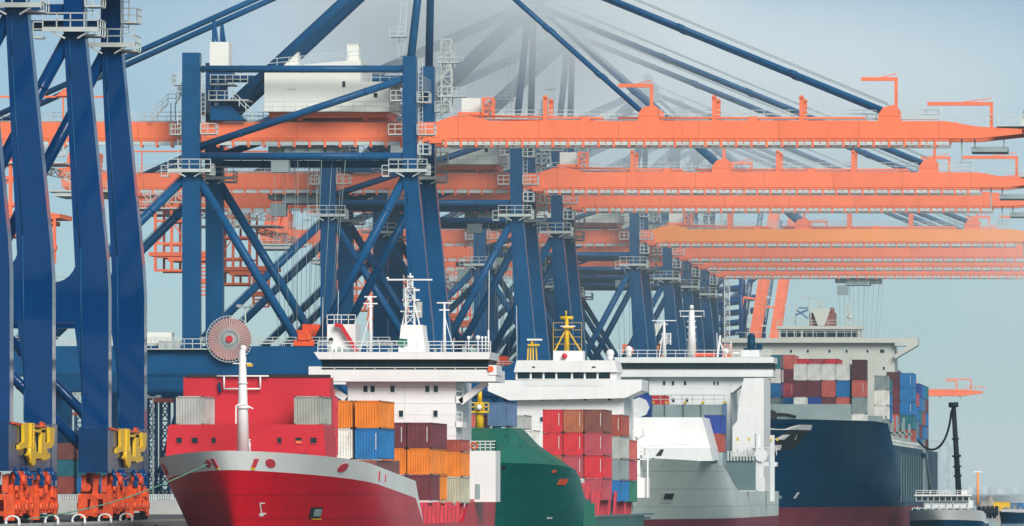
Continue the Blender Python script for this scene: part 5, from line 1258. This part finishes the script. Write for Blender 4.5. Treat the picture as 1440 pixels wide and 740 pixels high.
onpier(1411,1421,1432,708,'slate blue container on the pier right of the yellow cabin',CM['slate blue'],'container','storage_container')
onpier(1411,1432.5,1441,708,'blue container on the pier at the right edge',CM['blue'],'container','storage_container')
# sand heap on the pier
vs_ = []; fs_ = []; nx = 24; rn = random.Random(8)
hp = MB(); X0, X1, Yq = px(1372,1500), px(1402,1500), 1500
for j in range(9):
    for i in range(nx+1):
        a = i/nx; c = j/8; h_ = 3.6*math.sin(a*math.pi)**.8*math.sin(c*math.pi) * (1+.25*math.sin(a*9+c*3))
        vs_.append((X0+(X1-X0)*a, Yq+c*14, -2.2+h_+rn.uniform(-.1,.1)*(h_>.2)))
for j in range(8):
    for i in range(nx): a = j*(nx+1)+i; fs_.append((a,a+1,a+nx+2,a+nx+1))
M['sand'] = paint('grey_sand', (.30,.28,.24), .9, .15, .3)
tag(hp.add(vs_, fs_, True).build('sand_heap', M['sand'], None, ((X0+X1)/2,Yq,-2.2)), 'low grey sand heap on the pier below the yellow lamp mast', 'sand heap')
# yellow lamp mast
Y = 1560.0
t = thing('lamp_mast', (px(1375,Y),Y,-2.2), 'orange yellow T shaped lamp mast standing behind the barge', 'lamp mast')
MB().tube((px(1375,Y),Y,-2.2),P(1375,664,Y),.38,.3).build('mast', M['amber'], t)
mb = MB(); pbox(mb,1368.5,1381.5,662.6,664.4,Y-.3,.6); mb.build('lamp_bar', M['white'], t)

ORD = ['first','second','third','fourth','fifth','sixth','seventh','eighth','ninth']
# ------------------------------------------------------------------ far skyline
def sky_tower(Y, x0, x1, ytop, lab, kind):
    X0, X1 = px(x0,Y), px(x1,Y); z1 = pz(ytop,Y)
    t = thing(kind, ((X0+X1)/2,Y,0), lab, 'industrial tower')
    mb = MB()
    if kind == 'silo_tower':
        mb.box(X0,X1,Y,Y+30,-4,z1); n_ = 5
        for i in range(n_): mb.tube((X0+(X1-X0)*(i+.5)/n_,Y,-4),(X0+(X1-X0)*(i+.5)/n_,Y,z1-2),(X1-X0)/n_*.5)
        mb.build('silo', M['greydeck'], t); MB().box(X0-6,X1+6,Y+4,Y+20,z1,z1+4).build('conveyor_gallery', M['greydeck'], t)
    elif kind == 'harbour_crane':
        xc = (X0+X1)/2; mb.lattice((xc,Y,-4),(xc,Y,z1*.55),6,6,1.0,7); mb.build('tower', M['greydeck'], t)
        MB().lattice((xc,Y,z1*.5),(X1,Y,z1),3,3,.7,5).beam((xc,Y,z1*.5),(X0,Y,z1*.8),2.0).build('jib', M['greydeck'], t)
    else:
        xc = (X0+X1)/2; mb.tube((xc,Y,-4),(xc,Y,z1),(X1-X0)/2,(X1-X0)/2.6,n=14); mb.build('stack', M['greydeck'], t)
    return t
sky_tower(4200,1307,1320,626,'faint blue grey silo block on the hazy skyline behind the navy ship','silo_tower')
sky_tower(4300,1322,1338,628,'faint lattice harbour crane with slanted jib on the skyline','harbour_crane')
sky_tower(4300,1332,1337,622,'thin faint chimney on the skyline left of the black boom','chimney')
sky_tower(4400,1341,1350,636,'faint lattice harbour crane just right of the black boom','harbour_crane')
rn = random.Random(12)
for i in range(9):
    Y = 5000+rn.uniform(0,500); x0 = 1352+i*10+rn.uniform(-3,3); x1 = x0+rn.uniform(5,12)
    X0, X1 = px(x0,Y), px(x1,Y); z1 = pz(690-rn.uniform(2,7),Y)
    mb = MB().prism([(X0,-3),(X1,-3),(X1,z1*.9),((X0+X1)/2,z1),(X0,z1*.9)],Y,Y+40)
    tag(mb.build('warehouse', M['cream'] if i%2 else M['greydeck'], None, ((X0+X1)/2,Y,-3)), 'faint low warehouse on the far hazy shore, %s from the left' % ORD[i], 'warehouse', 'warehouses on the far shore')

# ------------------------------------------------------------------ quay furniture and yard
for i, x in enumerate((17,72,110,147,177)):
    Y = (458,474,486,499,510)[i]; X = px(x,Y); pts = [(X-.55,Y,0)]
    for k in range(9): a = math.pi*(1-k/8); pts.append((X+.55*math.cos(a),Y,.45+.42*math.sin(a)))
    pts.append((X+.55,Y,0))
    mb = MB().path(pts,.06,8); mb.path([(x_,y_+.45,z_) for x_,y_,z_ in pts],.06,8)
    for k in (1,5,9): mb.tube(pts[k],(pts[k][0],pts[k][1]+.45,pts[k][2]),.05)
    tag(mb.build('ladder_hoop', M['white'], None, (X,Y,0)), ('white ladder hoop on the quay edge, ' + ('leftmost, below the nearest crane','second from the left','in the middle of the five','fourth from the left','rightmost, below the second crane')[i]), 'ladder hoop', 'white hoops along the quay edge')
for i in range(9):
    Y = 452+i*8.5; X = -97
    t = thing('fender', (X,Y,0), 'black rubber fender on the quay face, %s from the near end' % ORD[i], 'fender', 'black fenders along the quay face')
    MB().box(X+.02,X+1.1,Y,Y+1.9,-3.6,-.35).build('panel', M['black'], t)
    MB().beam((X+.1,Y+.95,-.3),(X+.9,Y+.95,-.5),.14).build('chain', M['dark'], t)
for i in range(7):
    Y = 456+i*11.0; X = -98.1
    mb = MB().tube((X,Y,0),(X,Y,.5),.28,.24,n=14).tube((X,Y,.42),(X,Y,.62),.42,.36,n=14)
    tag(mb.build('bollard', M['black'], None, (X,Y,0)), 'squat black bollard on the quay edge, %s from the near end' % ORD[i], 'bollard', 'black bollards along the quay edge')
# kerb along the edge
tag(MB().box(-97.6,-97.0,-39,3000,0.0,.22).build('quay_kerb', M['conc2']), kind='structure')
for x_ in (CX+.15, CX-77.5):
    tag(MB().box(x_-.08,x_+.08,-39,3000,.012,.05).build('crane_rail_track', M['greydeck']), kind='structure')
# mooring rope
p0 = hull_pt(hb1,S1X,S1Y,sh1,find_y(hb1,sh1,5.35,2.15),5.35,-1); p1 = Vector((-98.1,467,.5))
pts = [p0.lerp(p1,k/20)+Vector((0,0,-.8*math.sin(math.pi*k/20))) for k in range(21)]
tag(MB().path(pts,.055,8).build('mooring_rope', M['rope'], None, p1), 'green mooring rope from the red ship\'s bow to the quay', 'mooring rope')
pts = [hull_pt(hb1,S1X,S1Y,sh1,.35,sh1(.3)-.85,-1).lerp(Vector((-98.1,478,.5)),k/20)+Vector((0,0,-.6*math.sin(math.pi*k/20))) for k in range(21)]

# low wall with fence behind the near cranes
Y = 690.0
t = thing('barrier_wall', (-140,Y,0), 'low pale concrete wall with grey fence behind the near crane legs', 'wall')
MB().box(px(60,Y),px(262,Y),Y,Y+.5,0.012,1.75).build('concrete_base', M['conc2'], t)
mb = MB()
for i in range(60): mb.box(px(60,Y)+i*.3,px(60,Y)+i*.3+.2,Y+.6,Y+.7,.012,pz(696,Y))
mb.rail([(px(60,Y),Y+.65,1.7),(px(262,Y),Y+.65,1.7)],.8,.08,2.0,2); mb.build('fence', M['steel'], t)
# yard container stacks seen between the legs
GY = 'containers stacked in the yard'
yd = [(77,103,['brown','teal','brick red','brown'],'yard stack\'s left column behind the near cranes'),(104,130,['brown','teal','blue','grey'],'yard stack\'s right column behind the near cranes')]
Y = 850.0
for x0, x1, cols, lab in yd:
    stack(px(x1,Y),Y,[(2.6*(3-k)+.02,2.6) for k in range(4)],12.19,cols,'in the '+lab,GY)
for k, (x1, Y, cols) in enumerate(((56,900,['brown','grey']),(90,960,['brick red','brown','teal']),(118,960,['dusky red','brown','brown']))):
    stack(px(x1,Y),Y,[(2.6*(len(cols)-1-j)+.02,2.6) for j in range(len(cols))],12.19,cols,'of the rear yard row, %s' % ('left stack','middle stack','right stack')[k],GY)
# lattice yard crane
Y = 1010.0
t = thing('yard_gantry', (px(230,Y),Y,0), 'dark blue lattice yard gantry with dull red beam left of the red ship', 'yard crane')
for x in (214,232,252): MB().lattice((px(x,Y),Y,0),(px(x,Y),Y,pz(562,Y)),1.5,1.5,.22,2.0).build('lattice_leg', M['blue'], t)
MB().lattice((px(214,Y),Y,1),(px(252,Y),Y,pz(575,Y)),.9,.9,.16,2).build('lattice_brace', M['blue'], t)
mb = MB(); pbox(mb,196,262,552,561,Y-1,3); mb.build('beam', M['rust'], t)
mb = MB(); pbox(mb,215,243,548,566,Y-2.5,3); mb.build('trolley', CM['brick red'], t)
Y = 1080.0
t = thing('yard_gantry', (px(100,Y),Y,0), 'dark lattice yard gantry with red beam seen between the near crane legs', 'yard crane', None)
for x in (88,112,150,178): MB().lattice((px(x,Y),Y,0),(px(x,Y),Y,pz(580,Y)),1.5,1.5,.22,2.0).build('lattice_leg', M['blue'], t)
mb = MB(); pbox(mb,78,190,580,584,Y-1,2); pbox(mb,66,100,556,570,Y-1,3); mb.build('beam', CM['brick red'], t)
mb = MB().lattice(P(96,552,Y),P(122,552,Y),3.0,2.0,.2,2.0).box(px(100,Y),px(116,Y),Y,Y+2,pz(556,Y),pz(534,Y)); mb.build('machinery_platform', M['steel'], t)
for i, (x, Y, yt_) in enumerate(((215,880,560),(345,840,433))):
    X = px(x,Y); z1 = pz(yt_,Y); t = thing('light_pole', (X,Y,0), ('tall pale light pole beside the lattice gantry','slim grey light pole rising beside the cable reel')[i], 'light pole')
    MB().tube((X,Y,0.012),(X,Y,z1),.2,.12).build('pole', M['steel'], t)
    MB().box(X-1.2,X+1.2,Y-.3,Y+.3,z1,z1+.25).box(X-1.3,X-.6,Y-.4,Y+.4,z1+.1,z1+.5).box(X+.6,X+1.3,Y-.4,Y+.4,z1+.1,z1+.5).build('lamp_head', M['lamp'], t)

# keep the tree at thing > part > sub-part
def depth(o):
    n_ = 0
    while o.parent: o = o.parent; n_ += 1
    return n_
for o in list(bpy.data.objects):
    while depth(o) > 2:
        r_ = o
        while r_.parent: r_ = r_.parent
        o.parent.parent = r_

# ------------------------------------------------------------------ haze and fog
def volume(name, dens, col, aniso=.0):
    m = bpy.data.materials.new(name); m.use_nodes = True; n = m.node_tree
    n.nodes.remove(n.nodes['Principled BSDF'])
    v = n.nodes.new('ShaderNodeVolumePrincipled'); v.inputs['Color'].default_value = col + (1,); v.inputs['Density'].default_value = dens
    v.inputs['Anisotropy'].default_value = aniso
    n.links.new(v.outputs[0], n.nodes['Material Output'].inputs['Volume']); return m
hz = MB().box(-1500, 300, -60, 6560, -9.0, 92.0).build('haze', volume('haze_air', .00007, (.54,.85,1.0)))
tag(hz, kind='stuff')
def fog(cx, cy_, cz, rx, ry, rz, dens, seed, top=91.5, col=(.92,.99,1.0)):
    """a soft bank of low cloud: density falls smoothly to nothing at its rounded edge"""
    mb = MB(); n, m_ = 32, 18; vs_ = []; fs_ = []
    for j in range(m_+1):
        t = math.pi*j/m_
        for i in range(n):
            a = 2*math.pi*i/n
            vs_.append((cx+rx*math.sin(t)*math.cos(a), cy_+ry*math.sin(t)*math.sin(a), min(top, cz+rz*math.cos(t))))
    for j in range(m_):
        for i in range(n): fs_.append((j*n+i,(j+1)*n+i,(j+1)*n+(i+1)%n,j*n+(i+1)%n))
    m = volume('fog_air', dens, col, -.35); nn = m.node_tree; v = [k for k in nn.nodes if k.type == 'PRINCIPLED_VOLUME'][0]
    tc = nn.nodes.new('ShaderNodeTexCoord'); mp = nn.nodes.new('ShaderNodeMapping'); mp.inputs['Scale'].default_value = (1/rx, 1/ry, 1/rz)
    gr = nn.nodes.new('ShaderNodeTexGradient'); gr.gradient_type = 'QUADRATIC_SPHERE'
    mu = nn.nodes.new('ShaderNodeMath'); mu.operation = 'MULTIPLY'; mu.inputs[1].default_value = dens
    nn.links.new(tc.outputs['Object'], mp.inputs[0]); nn.links.new(mp.outputs[0], gr.inputs[0]); nn.links.new(gr.outputs[1], mu.inputs[0]); nn.links.new(mu.outputs[0], v.inputs['Density'])
    o = mb.add(vs_, fs_, True).build('fog', m, None, (cx, cy_, cz)); tag(o, kind='stuff'); return o
fog(-108, 872, 92, 48, 95, 37, .135, 1, col=(.925,.985,1.0))
fog(-100, 1075, 101, 125, 290, 52, .028, 5, col=(.92,.98,1.0))
fog(-70, 960, 72, 190, 420, 62, .0016, 2, col=(.80,.96,1.0))
fog(4, 1010, 46, 78, 190, 36, .0045, 4)
fog(-90, 3300, 0, 500, 700, 120, .0020, 3, col=(.88,.97,1.0))
